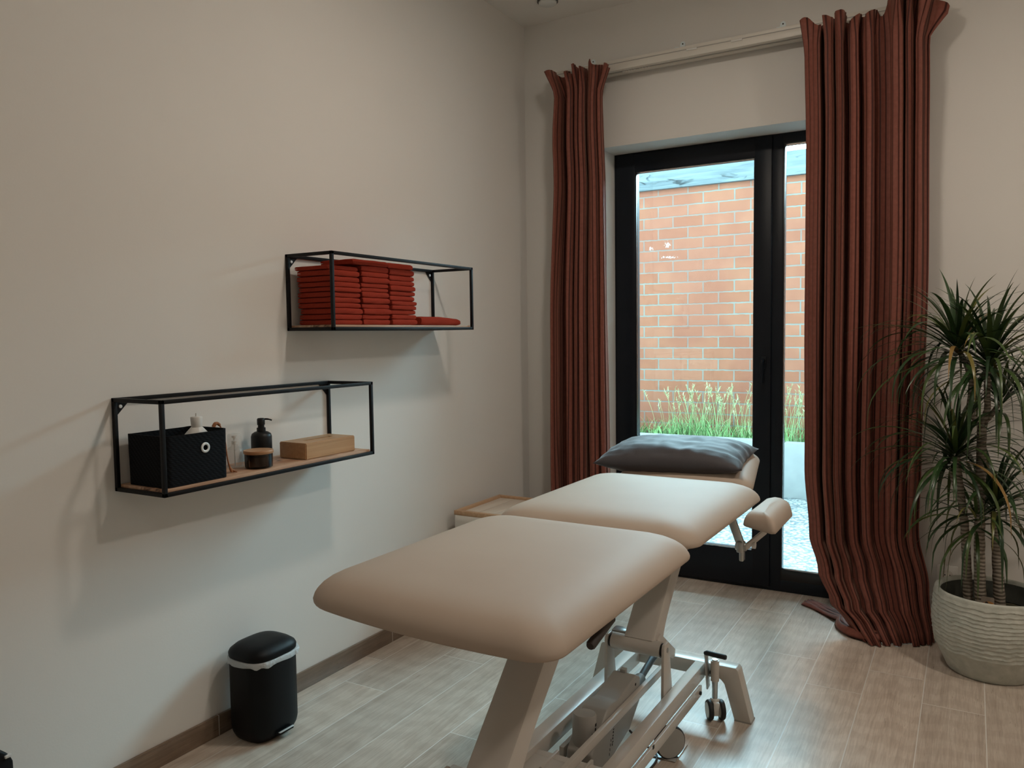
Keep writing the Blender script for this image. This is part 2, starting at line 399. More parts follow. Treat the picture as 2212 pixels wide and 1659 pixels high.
def stem_material():
    m = mk('ringed_stem', (0.2, 0.16, 0.12), 0.85); t = NT(m); v = t.coord('Object', (1, 1, 1))
    wv = t.n('TexWave', wave_type='BANDS', bands_direction='Z'); t.l(v, wv.inputs[0]); wv.inputs['Scale'].default_value = 22; wv.inputs['Distortion'].default_value = 3.0; wv.inputs['Detail'].default_value = 2
    t.color(t.ramp(wv.outputs['Fac'], [(0.0, (0.13, 0.105, 0.08)), (0.4, (0.27, 0.23, 0.185)), (1.0, (0.36, 0.31, 0.255))])); t.bump(wv.outputs['Fac'], 0.5, 0.004)
    return m
M_STEM = stem_material()
def pot_material():
    m = mk('ribbed_grey_glaze', (0.4, 0.4, 0.35), 0.55); t = NT(m); v = t.coord('Object')
    n_ = t.noise(v, 30, 4)
    t.color(t.ramp(n_, [(0.3, (0.44, 0.46, 0.405)), (0.6, (0.54, 0.55, 0.49)), (0.8, (0.64, 0.64, 0.58))])); t.bump(t.noise(v, 140, 3), 0.3, 0.003)
    return m
M_POT = pot_material()
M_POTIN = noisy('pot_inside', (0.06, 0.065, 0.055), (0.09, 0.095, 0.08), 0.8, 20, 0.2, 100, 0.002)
def glass_material(name, tint=(0.95, 1.0, 1.0), refl=0.06, rough=0.0):
    """thin pane: straight-through transmission with a fresnel reflection"""
    m = bpy.data.materials.new(name); m.use_nodes = True; nt = m.node_tree; nt.nodes.clear()
    o = nt.nodes.new('ShaderNodeOutputMaterial'); mx = nt.nodes.new('ShaderNodeMixShader'); tr = nt.nodes.new('ShaderNodeBsdfTransparent'); gl = nt.nodes.new('ShaderNodeBsdfGlossy')
    fr = nt.nodes.new('ShaderNodeFresnel'); fr.inputs[0].default_value = 1.4
    tr.inputs[0].default_value = (*tint, 1); gl.inputs['Roughness'].default_value = rough
    nt.links.new(fr.outputs[0], mx.inputs[0]); nt.links.new(tr.outputs[0], mx.inputs[1]); nt.links.new(gl.outputs[0], mx.inputs[2]); nt.links.new(mx.outputs[0], o.inputs[0])
    return m
M_PANE = glass_material('window_glass')
M_SMOKED = glass_material('smoked_glass', (0.62, 0.56, 0.52))
M_CLEAR = mk('milky_clear_plastic', (0.72, 0.70, 0.66), 0.25); M_CLEAR.node_tree.nodes['Principled BSDF'].inputs['Alpha'].default_value = 0.28
M_WAX = mk('candle_wax', (0.30, 0.255, 0.225), 0.6)
M_LINER = None
def liner_material():
    m = bpy.data.materials.new('translucent_bag'); m.use_nodes = True; nt = m.node_tree; b = nt.nodes['Principled BSDF']
    b.inputs['Base Color'].default_value = (0.62, 0.64, 0.64, 1); b.inputs['Roughness'].default_value = 0.3
    b.inputs['Alpha'].default_value = 0.7
    t = NT(m); v = t.coord('Object'); t.bump(t.noise(v, 50, 4, 0.6, 1.0), 0.6, 0.01)
    return m
M_LINER = liner_material()
M_STRIP = liner_material(); M_STRIP.name = 'crumpled_clear_plastic'; M_STRIP.node_tree.nodes['Principled BSDF'].inputs['Alpha'].default_value = 0.55
M_BIN = noisy('matt_black_steel', (0.003, 0.003, 0.0035), (0.0045, 0.0045, 0.005), 0.5, 15, 0.1, 500, 0.0004, spec=0.2)
M_CERAM = noisy('matt_black_ceramic', (0.005, 0.005, 0.005), (0.008, 0.008, 0.0075), 0.42, 15, 0.1, 300, 0.0004, spec=0.3)
M_LEATHER = noisy('tan_leather', (0.26, 0.09, 0.03), (0.36, 0.14, 0.05), 0.55, 60, 0.3, 300, 0.001)
M_TAGCARD = noisy('tag_card', (0.30, 0.25, 0.20), (0.36, 0.30, 0.25), 0.4, 30, 0.0)
M_TAGORANGE = noisy('tag_orange', (0.62, 0.27, 0.08), (0.72, 0.38, 0.15), 0.45, 60, 0.0)
def lamp_material(st=8.5):
    m = mk('lamp_diffuser', (0.8, 0.8, 0.8), 0.5); b = m.node_tree.nodes['Principled BSDF']
    b.inputs['Emission Color'].default_value = (*WARM, 1); b.inputs['Emission Strength'].default_value = st
    return m
M_LAMP = lamp_material(); M_LAMPDIM = lamp_material(3.0)
M_SPOTFACE = mk('frosted_spot', (0.78, 0.80, 0.78), 0.35)

# ================================================================== SETTING
CEIL = 2.95; RX = 4.2; RY = -5.6
OX0, OX1, OZ = 0.44, 1.86, 2.252       # door opening in the window wall
WT = 0.34                               # wall thickness
bm = BM(); add_box(bm, (-0.0, RY, -0.12), (RX, 0.28, 0)); struct('floor', bm, M_FLOOR, smooth=0)
bm = BM(); add_box(bm, (-0.2, RY-0.2, CEIL), (RX+0.2, WT, CEIL+0.15)); struct('ceiling', bm, M_CEIL, smooth=0)
bm = BM(); add_box(bm, (-0.2, RY-0.2, -0.12), (0, WT, CEIL)); struct('wall_left', bm, M_WALL, smooth=0)
bm = BM()
add_box(bm, (0, 0, -0.12), (OX0, WT, CEIL)); add_box(bm, (OX1, 0, -0.12), (RX, WT, CEIL)); add_box(bm, (OX0, 0, OZ), (OX1, WT, CEIL))
struct('wall_window', bm, M_WALL, smooth=0)
bm = BM(); add_box(bm, (RX, RY-0.2, -0.12), (RX+0.2, WT, CEIL)); struct('wall_right', bm, M_WALL, smooth=0)
bm = BM(); add_box(bm, (0, RY-0.2, -0.12), (RX, RY, CEIL)); struct('wall_rear', bm, M_WALL, smooth=0)
bm = BM(); add_box(bm, (0.0002, RY, 0), (0.011, -0.0005, 0.068), 0.0015); struct('baseboard_left', bm, M_BASE, smooth=30)
bm = BM(); add_box(bm, (0.011, -0.0108, 0), (OX0, -0.0003, 0.068), 0.0015); add_box(bm, (OX1, -0.0108, 0), (RX, -0.0003, 0.068), 0.0015)
struct('baseboard_window', bm, M_BASE, smooth=30)

bm = BM(); add_box(bm, (-3.0, 0.0, CEIL+0.15), (7.0, WT, 6.2)); add_box(bm, (-3.0, 0.0, -0.12), (-0.2, WT, CEIL+0.15)); add_box(bm, (RX+0.2, 0.0, -0.12), (7.0, WT, CEIL+0.15))  # unseen upper house wall, added to keep sky light off the brick wall
struct('unseen_wall_upper', bm, M_REVEAL, smooth=0)
# glazed garden door ------------------------------------------------
d = bpy.data.objects.new('door_1', None); COL.objects.link(d); d.location = (0.44, 0.18, 0); tag(d, 'tall anthracite glazed garden door between the two rust curtains', 'door', kind='structure')
def D(name, bm, m, parent=d, smooth=40):
    o = obj(name, bm, m, None, smooth)
    return o
def put(o, p, root_loc=None):
    """parent keeping world placement for geometry built in world coordinates"""
    o.parent = p
    inv = p_world(p).inverted(); o.matrix_parent_inverse = inv
    return o
def p_world(p):
    m = Matrix.Translation(p.location) @ p.rotation_euler.to_matrix().to_4x4()
    if p.parent: m = p_world(p.parent) @ p.matrix_parent_inverse @ m
    return m
def ring(bm, x0, x1, z0, z1, y0, y1, wl, wr, wb, wt, bev=0.003):
    add_box(bm, (x0, y0, z0), (x0+wl, y1, z1), bev); add_box(bm, (x1-wr, y0, z0), (x1, y1, z1), bev)
    add_box(bm, (x0+wl-bev, y0, z0), (x1-wr+bev, y1, z0+wb), bev); add_box(bm, (x0+wl-bev, y0, z1-wt), (x1-wr+bev, y1, z1), bev)
FY = 0.18
bm = BM(); ring(bm, OX0, OX1, 0.002, OZ, FY+0.012, FY+0.085, 0.05, 0.05, 0.06, 0.05); add_box(bm, (1.260, FY+0.0105, 0.004), (1.318, FY+0.084, OZ-0.004), 0.003)
put(obj('door_frame', bm, M_ANTH), d)
bm = BM(); ring(bm, 0.452, 1.266, 0.018, 2.246, FY, FY+0.07, 0.108, 0.084, 0.175, 0.096, 0.005)
sash = put(obj('sash', bm, M_ANTH), d)
bm = BM(); ring(bm, 0.557, 1.186, 0.188, 2.155, FY+0.004, FY+0.03, 0.008, 0.008, 0.008, 0.008, 0.002); put(obj('glazing_bead', bm, M_BEAD), sash)
bm = BM(); add_box(bm, (0.562, FY+0.03, 0.194), (1.182, FY+0.036, 2.15)); g = put(obj('glass_pane', bm, M_PANE, smooth=0), sash)
bm = BM(); ring(bm, 1.314, 1.815, 0.06, 2.205, FY+0.012, FY+0.04, 0.010, 0.010, 0.055, 0.006, 0.002); put(obj('glazing_bead', bm, M_BEAD), d)
bm = BM(); add_box(bm, (1.322, FY+0.04, 0.112), (1.808, FY+0.046, 2.20)); put(obj('glass_pane', bm, M_PANE, smooth=0), d)
bm = BM(); add_box(bm, (1.222, FY-0.006, 1.115), (1.246, FY+0.001, 1.175), 0.003)
add_tube(bm, catmull([(1.234, FY-0.004, 1.158), (1.234, FY-0.035, 1.160), (1.234, FY-0.048, 1.148), (1.2335, FY-0.046, 1.10), (1.232, FY-0.040, 1.045)], 5), [0.007]*5+[0.008]*6+[0.0085]*5+[0.0075]*5, 10)
put(tag(obj('handle', bm, M_ANTH, smooth=60), 'slim black lever handle pointing down'), sash)

# ================================================================== OUTSIDE
bm = BM()
NX, NY = 90, 60
vs = [[bm.verts.new((lerp(-3.0, 4.5, i/NX), lerp(0.285, 2.572, j/NY), -0.01+0.010*noise.noise(Vector((i*3.1, j*2.7, 0))))) for j in range(NY+1)] for i in range(NX+1)]
for i in range(NX):
    for j in range(NY): bm.faces.new([vs[i][j], vs[i+1][j], vs[i+1][j+1], vs[i][j+1]])
tag(obj('gravel', bm, M_GRAVEL, smooth=180), 'white and blue-grey gravel ground outside the glazed door', 'gravel', kind='stuff')
bm = BM(); add_box(bm, (-3.0, 0.26, -0.3), (4.5, 6.0, -0.03)); tag(obj('outdoor_ground', bm, M_SOIL, smooth=0), 'bare ground beneath the gravel outside', 'ground', kind='structure')
bm = BM(); add_box(bm, (-3.0, 2.58, -0.03), (0.852, 2.68, 0.432), 0.006); 
tag(obj('planter_block', bm, M_CONC), 'pale concrete retaining block left of the joint, behind the pillow', 'retaining block', 'concrete retaining blocks outside')
bm = BM(); add_box(bm, (0.862, 2.575, -0.03), (4.5, 2.675, 0.425), 0.006)
tag(obj('planter_block', bm, M_CONC), 'pale concrete retaining block right of the joint, seen through the narrow right pane', 'retaining block', 'concrete retaining blocks outside')
bm = BM(); add_box(bm, (-3.0, 2.685, -0.025), (4.5, 3.195, 0.385)); tag(obj('planting_soil', bm, M_SOIL, smooth=0), 'soil bed between the concrete blocks and the brick wall', 'soil', kind='stuff')
bm = BM(); add_box(bm, (-3.0, 3.2, -0.1), (4.5, 3.45, 2.70)); tag(obj('brick_wall', bm, M_BRICK, smooth=0), 'orange brick garden wall with grey mortar outside the door', 'brick wall', kind='structure')
bm = BM(); add_box(bm, (-3.0, 3.15, 2.598), (4.5, 3.21, 2.80), 0.004); tag(obj('timber_beam', bm, M_BEAM, smooth=30), 'weathered blue-grey timber beam along the top of the brick wall', 'beam')
# grass along the planter
def blade(bm, base, az, L, lean, droop, wd, lay, tint, nseg=5):
    d_ = Vector((math.cos(az), math.sin(az), 0)); s = Vector((-d_.y, d_.x, 0)); p = Vector(base); ang = lean; prev = None
    for k in range(nseg+1):
        t = k/nseg; wdt = wd*(1-t)**0.7
        if k == nseg: cur = [bm.verts.new(p)]
        else: cur = [bm.verts.new(p-s*wdt/2), bm.verts.new(p+s*wdt/2)]
        for v in cur: v[lay] = tint
        if prev:
            bm.faces.new([prev[0], prev[1]] + ([cur[1], cur[0]] if len(cur) == 2 else [cur[0]]))
        prev = cur
        p = p + (d_*math.sin(ang) + Vector((0, 0, math.cos(ang))))*(L/nseg); ang += droop/nseg
        p.y = min(3.19, max(2.60, p.y)); p.z = max(p.z, 0.445 if p.y < 2.69 else 0.39)
bm = BM(); lay = bm.verts.layers.float.new('tint'); rg = random.Random(3)
for i in range(1900):
    x = rg.uniform(-0.75, 1.7); dens = 0.55+0.45*noise.noise(Vector((x*2.3, 1.7, 0)))
    if -0.75 < x < -0.15: dens *= 0.55
    if rg.random() > dens+0.25: continue
    y = rg.uniform(2.70, 3.12); L = rg.uniform(0.10, 0.30)*(0.6+0.7*dens)
    blade(bm, (x, y, 0.386), rg.uniform(0, 2*PI), L, rg.uniform(0.05, 0.7), rg.uniform(0.4, 1.9), rg.uniform(0.004, 0.009), lay, rg.uniform(0.0, 0.85))
for i in range(110):      # flowering stalks with pale seed heads
    x = rg.choice([rg.uniform(-0.05, 0.5), rg.uniform(-0.3, 0.5), rg.uniform(0.7, 1.0)]); y = rg.uniform(2.75, 3.12); L = rg.uniform(0.25, 0.50)
    az = rg.uniform(0, 2*PI); dv = Vector((math.cos(az), math.sin(az), 0)); p = Vector((x, y, 0.386)); ang = 0.05; pts = []
    for k in range(8): pts.append(p.copy()); p = p + (dv*math.sin(ang)+Vector((0, 0, math.cos(ang))))*L/7; ang += rg.uniform(0.02, 0.09)
    n0 = len(bm.verts); add_tube(bm, pts, 0.0013, 4, False); bm.verts.ensure_lookup_table()
    for v in bm.verts[n0:]: v[lay] = 0.8
    for k in range(rg.randint(9, 20)):
        q = pts[-1]*1.0 + (pts[-2]-pts[-1])*rg.uniform(0, 1.4)
        blade(bm, q, rg.uniform(0, 2*PI), rg.uniform(0.015, 0.04), rg.uniform(0.3, 1.4), 0.3, 0.007, lay, 1.0, 2)
for i in range(60):       # broad weeds
    x = rg.uniform(-0.75, 0.1); blade(bm, (x, rg.uniform(2.7, 3.05), 0.386), rg.uniform(0, 2*PI), rg.uniform(0.08, 0.16), rg.uniform(0.2, 0.9), 1.2, 0.03, lay, rg.uniform(0.3, 0.7), 4)
tag(obj('wild_grass', bm, M_GRASS, smooth=180), 'green wild grass with pale seed heads along the foot of the brick wall', 'grass', kind='stuff')

# ================================================================== CEILING FIXTURES
for k, ((lx, ly), e) in enumerate(LAMPS):
    lab = ['round white ceiling lamp above the massage table', 'added round white ceiling lamp, unseen behind the camera on the shelf side', 'added unseen round white ceiling lamp right of the plant', 'added unseen round white ceiling lamp at the rear right of the room'][k]
    t = thing('ceiling_lamp', lab, 'ceiling lamp', (lx, ly, CEIL), 0, 'round ceiling lamps')
    bm = BM(); add_lathe(bm, [(0.0, 0), (0.10, 0), (0.10, -0.012), (0, -0.012)], seg=32); obj('lamp_housing', bm, M_WHITEPL, t)
    bm = BM(); add_lathe(bm, [(0, -0.0125), (0.125, -0.0125), (0.128, -0.02), (0.128, -0.055), (0.120, -0.064), (0, -0.066)], seg=40); obj('diffuser', bm, M_LAMP if ly > -3 else M_LAMPDIM, t)
t = thing('ceiling_spot', 'small round unlit ceiling spot near the wall corner', 'ceiling spot', (0.27, -0.243, CEIL))
bm = BM(); add_lathe(bm, [(0, 0), (0.052, 0), (0.052, -0.010), (0.046, -0.012), (0.046, -0.004), (0, -0.004)], seg=40); obj('trim_ring', bm, mk('dark_trim', (0.09, 0.09, 0.085), 0.5), t)
bm = BM(); add_lathe(bm, [(0, -0.004), (0.0455, -0.004), (0.0445, -0.018), (0.040, -0.021), (0, -0.021)], seg=40); obj('lens', bm, M_SPOTFACE, t)

# ================================================================== WALL SHELVES
def wall_shelf(label, y0, y1, z0, z1, dep=0.22):
    t = thing('wall_shelf', label, 'wall shelf', (0.0005, y0, z0), 0, 'black wire frame wall shelves')
    L, H, b = y1-y0, z1-z0, 0.0115
    bm = BM()
    for x in (0, dep-b):
        for z in (0, H-b): add_box(bm, (x, 0, z), (x+b, L, z+b), 0.0012)
        for y in (0, L-b): add_box(bm, (x, y, 0), (x+b, y+b, H), 0.0012)
    for y in (0, L-b):
        for z in (0, H-b): add_box(bm, (0, y, z), (dep, y+b, z+b), 0.0012)
    obj('frame', bm, M_BLACK, t)
    bm = BM(); add_box(bm, (b*0.4, b+0.0005, 0.003), (dep-b-0.0005, L-b-0.0005, 0.019), 0.0012); obj('board', bm, M_ACACIA, t)
    for s, yc in ((1, b), (-1, L-b)):
        bm = BM(); add_prism(bm, [(yc, H-b), (yc+s*0.042, H-b), (yc, H-b-0.042)], 0.001, 0.004, 'x'); p = obj('mounting_plate', bm, M_BLACK, t, 30)
        bm = BM(); add_lathe(bm, [(0, 0), (0.0055, 0), (0.005, 0.003), (0, 0.004)], mat=Matrix.Translation((0.004, yc+s*0.013, H-b-0.014)) @ Matrix.Rotation(PI/2, 4, 'Y'), seg=14); obj('screw', bm, M_SCREW, p)
    return t
LZ, UZ = 0.866, 1.323
wall_shelf('lower black frame wall shelf holding the basket, dispenser and tissue box', -2.459, -1.577, LZ, 1.134)
wall_shelf('upper black frame wall shelf holding the stacked rust towels', -1.777, -0.888, UZ, 1.595)
LT, UT = LZ+0.019, UZ+0.019

# towels --------------------------------------------------------------
def towel_mesh(seed, dep=0.165, wid=0.155, th=0.0185, layers=2):
    """folded cloth: layered U-fold with its rounded fold on the +x side, layer edges on the ends"""
    rg = random.Random(seed); t = BM(); n = 26
    outline = []
    r = th/2
    lt = th/layers
    prof = []                       # closed outline in x,z: fold bulge at +x, layer edges at -x
    for k in range(9):
        a = -PI/2+PI*k/8; ca, sa = max(0, math.cos(a))**0.6, abs(math.sin(a))**0.6*(1 if a > 0 else -1); prof.append((dep/2-r*0.9+r*0.9*ca, r+r*sa))
    for k in range(1, 6): prof.append((lerp(dep/2-r, -dep/2+r*0.4, k/5.0), th))
    prof.append((-dep/2, th*0.86)); prof.append((-dep/2, th*0.60)); prof.append((-dep/2+0.02, th*0.5)); prof.append((-dep/2, th*0.42)); prof.append((-dep/2, th*0.14))
    for k in range(5, 0, -1): prof.append((lerp(dep/2-r, -dep/2+r*0.4, k/5.0), 0))
    rings = []
    ph = rg.uniform(0, 100)
    for j in range(n+1):
        s = j/n; y = lerp(-wid/2, wid/2, s)
        e = min(s, 1-s)*n
        sq = {0: 0.74, 1: 0.93, 2: 1.0}.get(int(round(e)), 1.0)      # ends rounded off
        ring_ = []
        for (x, z) in prof:
            nz = 0.0022*noise.noise(Vector((x*25+ph, y*22, z*60))); nx = 0.0030*noise.noise(Vector((ph, y*18, z*60)))
            ring_.append(t.verts.new((x*(0.985 if e < 1 else 1)+nx, y, th/2+(z-th/2)*sq+nz*(1 if 0.002 < z < th-0.002 else 0.5))))
        rings.append(ring_)
    m = len(prof)
    for A, B in zip(rings, rings[1:]):
        for k in range(m): t.faces.new([A[k], A[(k+1) % m], B[(k+1) % m], B[k]])
    # layered end faces: pull alternate strips
    t.faces.new(rings[0][::-1]); t.faces.new(rings[-1])
    return t
ORD = ['bottom', 'second', 'third', 'fourth', 'fifth', 'sixth', 'seventh', 'eighth', 'ninth', 'tenth', 'eleventh', 'top']
stacks = [('left', -1.667, 0.155, 11, 0.0190), ('middle', -1.503, 0.155, 12, 0.0197), ('right', -1.338, 0.155, 12, 0.0197)]
protos = {}
rg = random.Random(11)
for si, (nm, yc, wid, n, th) in enumerate(stacks):
    ths = [th*rg.uniform(0.80, 1.20) for _ in range(n)]; f_th = th*n/sum(ths); ths = [v*f_th for v in ths]; zc = 0.0003
    for k in range(n):
        key = (k+si*2) % 5
        top = k == n-1
        bm = towel_mesh(si*40+k, 0.158, wid+(0.046 if top and si == 1 else 0), ths[k]*(1.0 if not (top and si) else 1.15)-0.0001)
        if top and si == 1:
            for v in bm.verts: v.co.z -= 0.0*max(0, (-v.co.y-0.03)/0.07)**2; v.co.y -= 0.020
        if k == 0: pos = 'at the bottom'
        elif top: pos = 'on top'
        else: pos = ORD[k]+' from the bottom'
        o = obj('folded_towel', bm, M_TOWEL, smooth=60)
        xo = rg.uniform(-0.005, 0.004); dy = rg.uniform(-0.003, 0.003) + (-0.004 if (n-k) < 4 and si == 0 else 0) + 0.0022*(6-k)*0.6
        o.location = (0.106+xo, yc+dy, UT+zc); zc += ths[k]; o.rotation_euler = (0, 0, rg.uniform(-0.012, 0.012))
        tag(o, 'folded rust red towel, %s of the %s towel stack' % (pos, nm), 'towel', 'folded rust towels on the upper shelf')
bm = towel_mesh(99, 0.15, 0.285, 0.036)
for v in bm.verts: v.co.z *= (1.0-0.25*max(0, v.co.y)/0.14)
o = obj('folded_towel', bm, M_TOWEL, smooth=60); o.location = (0.105, -1.073, UT+0.0003)
tag(o, 'single thick folded rust red towel lying alone right of the stacks', 'towel', 'folded rust towels on the upper shelf')

# basket --------------------------------------------------------------
t = thing('storage_basket', 'black woven storage basket at the left end of the lower shelf', 'basket', (0.112, -2.328, LT+0.0003))
bm = BM(); h = 0.146
out = rrect(-0.088, -0.110, 0.088, 0.110, 0.022, 5); inn = rrect(-0.083, -0.105, 0.083, 0.105, 0.018, 5); n = len(out)
def loop(bm, pts, z, sc_=1.0): return [bm.verts.new((x*sc_, y*sc_, z(x, y) if callable(z) else z)) for x, y in pts]
zt = lambda x, y: h-0.007*math.cos(y/0.11*PI/2)*(1 if abs(x) > 0.05 else 0)
A = loop(bm, out, 0, 0.985); B = loop(bm, out, zt); C_ = loop(bm, inn, zt); Dn = loop(bm, inn, 0.006, 0.985)
for P_, Q_ in ((A, B), (B, C_), (C_, Dn)):
    for k in range(n): bm.faces.new([P_[k], P_[(k+1) % n], Q_[(k+1) % n], Q_[k]])
bm.faces.new(A[::-1]); bm.faces.new(Dn)
obj('body', bm, M_BASKET, t, 50)
bm = BM()
pr = []
for k in range(13): a = 2*PI*k/12; pr.append((0.0115+0.004*math.cos(a), 0.0025*math.sin(a)))
add_lathe(bm, pr, mat=Matrix.Translation((0.0885, 0.024, 0.099)) @ Matrix.Rotation(PI/2, 4, 'Y'), seg=28, closed=True); obj('eyelet', bm, M_SCREW, t, 60)
bm = BM(); add_lathe(bm, [(0, 0), (0.0098, 0)], mat=Matrix.Translation((0.0888, 0.024, 0.099)) @ Matrix.Rotation(PI/2, 4, 'Y'), seg=20); obj('eyelet_opening', bm, mk('eyelet_backing', (0.22, 0.19, 0.17), 0.8), t)
t = thing('squeeze_bottle', 'white bottle with screw cap standing inside the black basket', 'bottle', (0.112, -2.262, LT+0.007))
bm = BM(); add_lathe(bm, [(0, 0), (0.034, 0), (0.037, 0.004), (0.037, 0.115), (0.034, 0.124), (0.017, 0.143), (0, 0.143)], seg=28); obj('body', bm, M_WHITEPL, t)
bm = BM(); add_lathe(bm, [(0, 0.143), (0.0150, 0.143), (0.0155, 0.146), (0.0172, 0.172), (0.016, 0.1745), (0.005, 0.175), (0.003, 0.176), (0.0025, 0.185), (0, 0.185)], seg=28); obj('cap', bm, M_WHITEPL, t)
bm = BM(); p0 = (0.055, -2.206, 1.030)
pts = catmull([(0.130, -2.2165, 1.0310), (0.132, -2.2110, 1.0400), (0.134, -2.2020, 1.0400), (0.137, -2.1940, 1.0260), (0.146, -2.1885, 0.985), (0.149, -2.1860, 0.945), (0.150, -2.1800, 0.912), (0.154, -2.1730, 0.8885)], 6)
add_tube(bm, pts, [0.006]*8+[0.005]*8+[0.0025]*20+[0.003]*3+[0.0045]*(len(pts)-39), 8)
for k in range(4): add_tube(bm, [(0.152, -2.176, 0.897), (0.152+0.004*k, -2.171+0.003*k, 0.8868)], 0.0018, 6)
tag(obj('leather_cord', bm, M_LEATHER, smooth=60), 'tan leather cord with a tassel hanging over the right rim of the basket', 'cord')

# bottles, jar, tissue box ---------------------------------------------
t = thing('pump_bottle', 'clear plastic bottle with transparent cap between basket and black dispenser', 'bottle', (0.070, -2.088, LT+0.0003))
bm = BM(); add_lathe(bm, [(0, 0), (0.024, 0), (0.026, 0.003), (0.026, 0.048), (0.022, 0.060), (0.011, 0.068), (0.010, 0.074), (0, 0.074)], seg=28); obj('body', bm, M_CLEAR, t)
bm = BM(); add_lathe(bm, [(0.0215, 0.056), (0.0215, 0.103), (0.019, 0.107), (0, 0.107)], seg=28); obj('cap', bm, M_CLEAR, t)
bm = BM(); add_lathe(bm, [(0, 0.074), (0.009, 0.074), (0.009, 0.084), (0.004, 0.086), (0.004, 0.094), (0.008, 0.095), (0.008, 0.101), (0, 0.101)], seg=20); add_tube(bm, [(0, 0, 0.004), (0, 0, 0.074)], 0.0018, 8); obj('pump', bm, mk('clear_pump', (0.62, 0.61, 0.58), 0.2), t)
t = thing('soap_dispenser', 'matt black pump soap dispenser behind the amber glass jar', 'dispenser', (0.062, -1.968, LT+0.0003))
bm = BM(); add_lathe(bm, [(0, 0), (0.032, 0), (0.034, 0.003), (0.034, 0.085), (0.031, 0.094), (0.022, 0.100), (0.0145, 0.102), (0, 0.102)], seg=36); obj('body', bm, M_CERAM, t)
bm = BM(); add_lathe(bm, [(0, 0.102), (0.0145, 0.102), (0.0145, 0.114), (0.0105, 0.115), (0.0105, 0.123), (0.0128, 0.124), (0.0128, 0.143), (0.010, 0.146), (0, 0.147)], seg=28)
add_tube(bm, catmull([(0.008, 0.006, 0.1425), (0.018, 0.014, 0.142), (0.028, 0.022, 0.138)], 4), [0.003]*5+[0.0025]*4, 8); obj('pump', bm, M_CERAM, t, 50)
t = thing('candle_jar', 'smoked glass jar with flat wooden lid in front of the dispenser', 'jar', (0.150, -2.062, LT+0.0003))
bm = BM(); add_lathe(bm, [(0, 0), (0.038, 0), (0.043, 0.004), (0.044, 0.046), (0.0415, 0.046), (0.0405, 0.006), (0, 0.004)], seg=40); obj('glass_body', bm, M_SMOKED, t)
bm = BM(); add_lathe(bm, [(0, 0.0065), (0.039, 0.0075), (0.0395, 0.036), (0, 0.036)], seg=32); obj('wax', bm, M_WAX, t)
bm = BM(); add_lathe(bm, [(0, 0.046), (0.045, 0.046), (0.0465, 0.048), (0.0465, 0.055), (0.0455, 0.057), (0, 0.057)], seg=40); obj('lid', bm, M_LID, t)
t = thing('tissue_box', 'bamboo tissue box at the right end of the lower shelf', 'tissue box', (0.120, -1.763, LT+0.0003))
bm = BM()
bh = 0.056; bx, by = 0.063, 0.123
outr = [(-bx, -by), (bx, -by), (bx, by), (-bx, by)]
slot = [(-0.010, -0.065), (0.010, -0.065), (0.010, 0.065), (-0.010, 0.065)]
a = [bm.verts.new((x, y, 0)) for x, y in outr]; b = [bm.verts.new((x, y, bh)) for x, y in outr]; c = [bm.verts.new((x, y, bh)) for x, y in slot]; e_ = [bm.verts.new((x, y, bh-0.010)) for x, y in slot]
for k in range(4):
    l = (k+1) % 4; bm.faces.new([a[k], a[l], b[l], b[k]]); bm.faces.new([b[k], b[l], c[l], c[k]]); bm.faces.new([c[k], c[l], e_[l], e_[k]])
bm.faces.new(e_); bm.faces.new(a[::-1])
bmesh.ops.recalc_face_normals(bm, faces=bm.faces)
bmesh.ops.bevel(bm, geom=[e for e in bm.edges if all(v in a+b for v in e.verts)], offset=0.003, segments=2, affect='EDGES')
obj('box', bm, M_BAMBOO, t, 30)
bm = BM(); add_box(bm, (-0.0085, -0.062, bh-0.0098), (0.0085, 0.062, bh-0.0085)); obj('slot_floor', bm, M_DARK, t, 0)

# ================================================================== BIN
t = thing('pedal_bin', 'small black pedal bin against the left wall', 'bin', (0.118, -2.043, 0.0002))
def sup(a_, b_, z, n=40, e=3.2):
    pts = []
    for k in range(n):
        th = 2*PI*k/n; c_, s_ = math.cos(th), math.sin(th)
        pts.append((a_*abs(c_)**(2/e)*(1 if c_ >= 0 else -1), b_*abs(s_)**(2/e)*(1 if s_ >= 0 else -1), z))
    return pts
def loft(bm, loops, cap0=True, cap1=True):
    R_ = [[bm.verts.new(p) for p in L] for L in loops]; n = len(R_[0])
    for A, B in zip(R_, R_[1:]):
        for k in range(n): bm.faces.new([A[k], A[(k+1) % n], B[(k+1) % n], B[k]])
    if cap0: bm.faces.new(R_[0][::-1])
    if cap1: bm.faces.new(R_[-1])
    return R_
BA, BB = 0.086, 0.098
bm = BM(); loft(bm, [sup(BA*0.74, BB*0.80, 0), sup(BA*0.86, BB*0.88, 0.006), sup(BA*0.955, BB*0.96, 0.022), sup(BA*0.985, BB*0.99, 0.035), sup(BA, BB, 0.045), sup(BA, BB, 0.268)]); obj('body', bm, M_BIN, t, 50)
bm = BM(); loft(bm, [sup(BA+0.001, BB+0.001, 0.272), sup(BA+0.002, BB+0.002, 0.284), sup(BA-0.002, BB-0.002, 0.293), sup(BA-0.016, BB-0.018, 0.305), sup(BA-0.036, BB-0.04, 0.311), sup(BA-0.065, BB-0.072, 0.3135)]); obj('lid', bm, M_BIN, t, 60)
bm = BM(); add_prism(bm, [(BA-0.012, -0.034), (BA+0.012, -0.030), (BA+0.014, 0.030), (BA-0.012, 0.034)], 0.020, 0.027, 'z', 0.002); obj('pedal', bm, M_BIN, t)
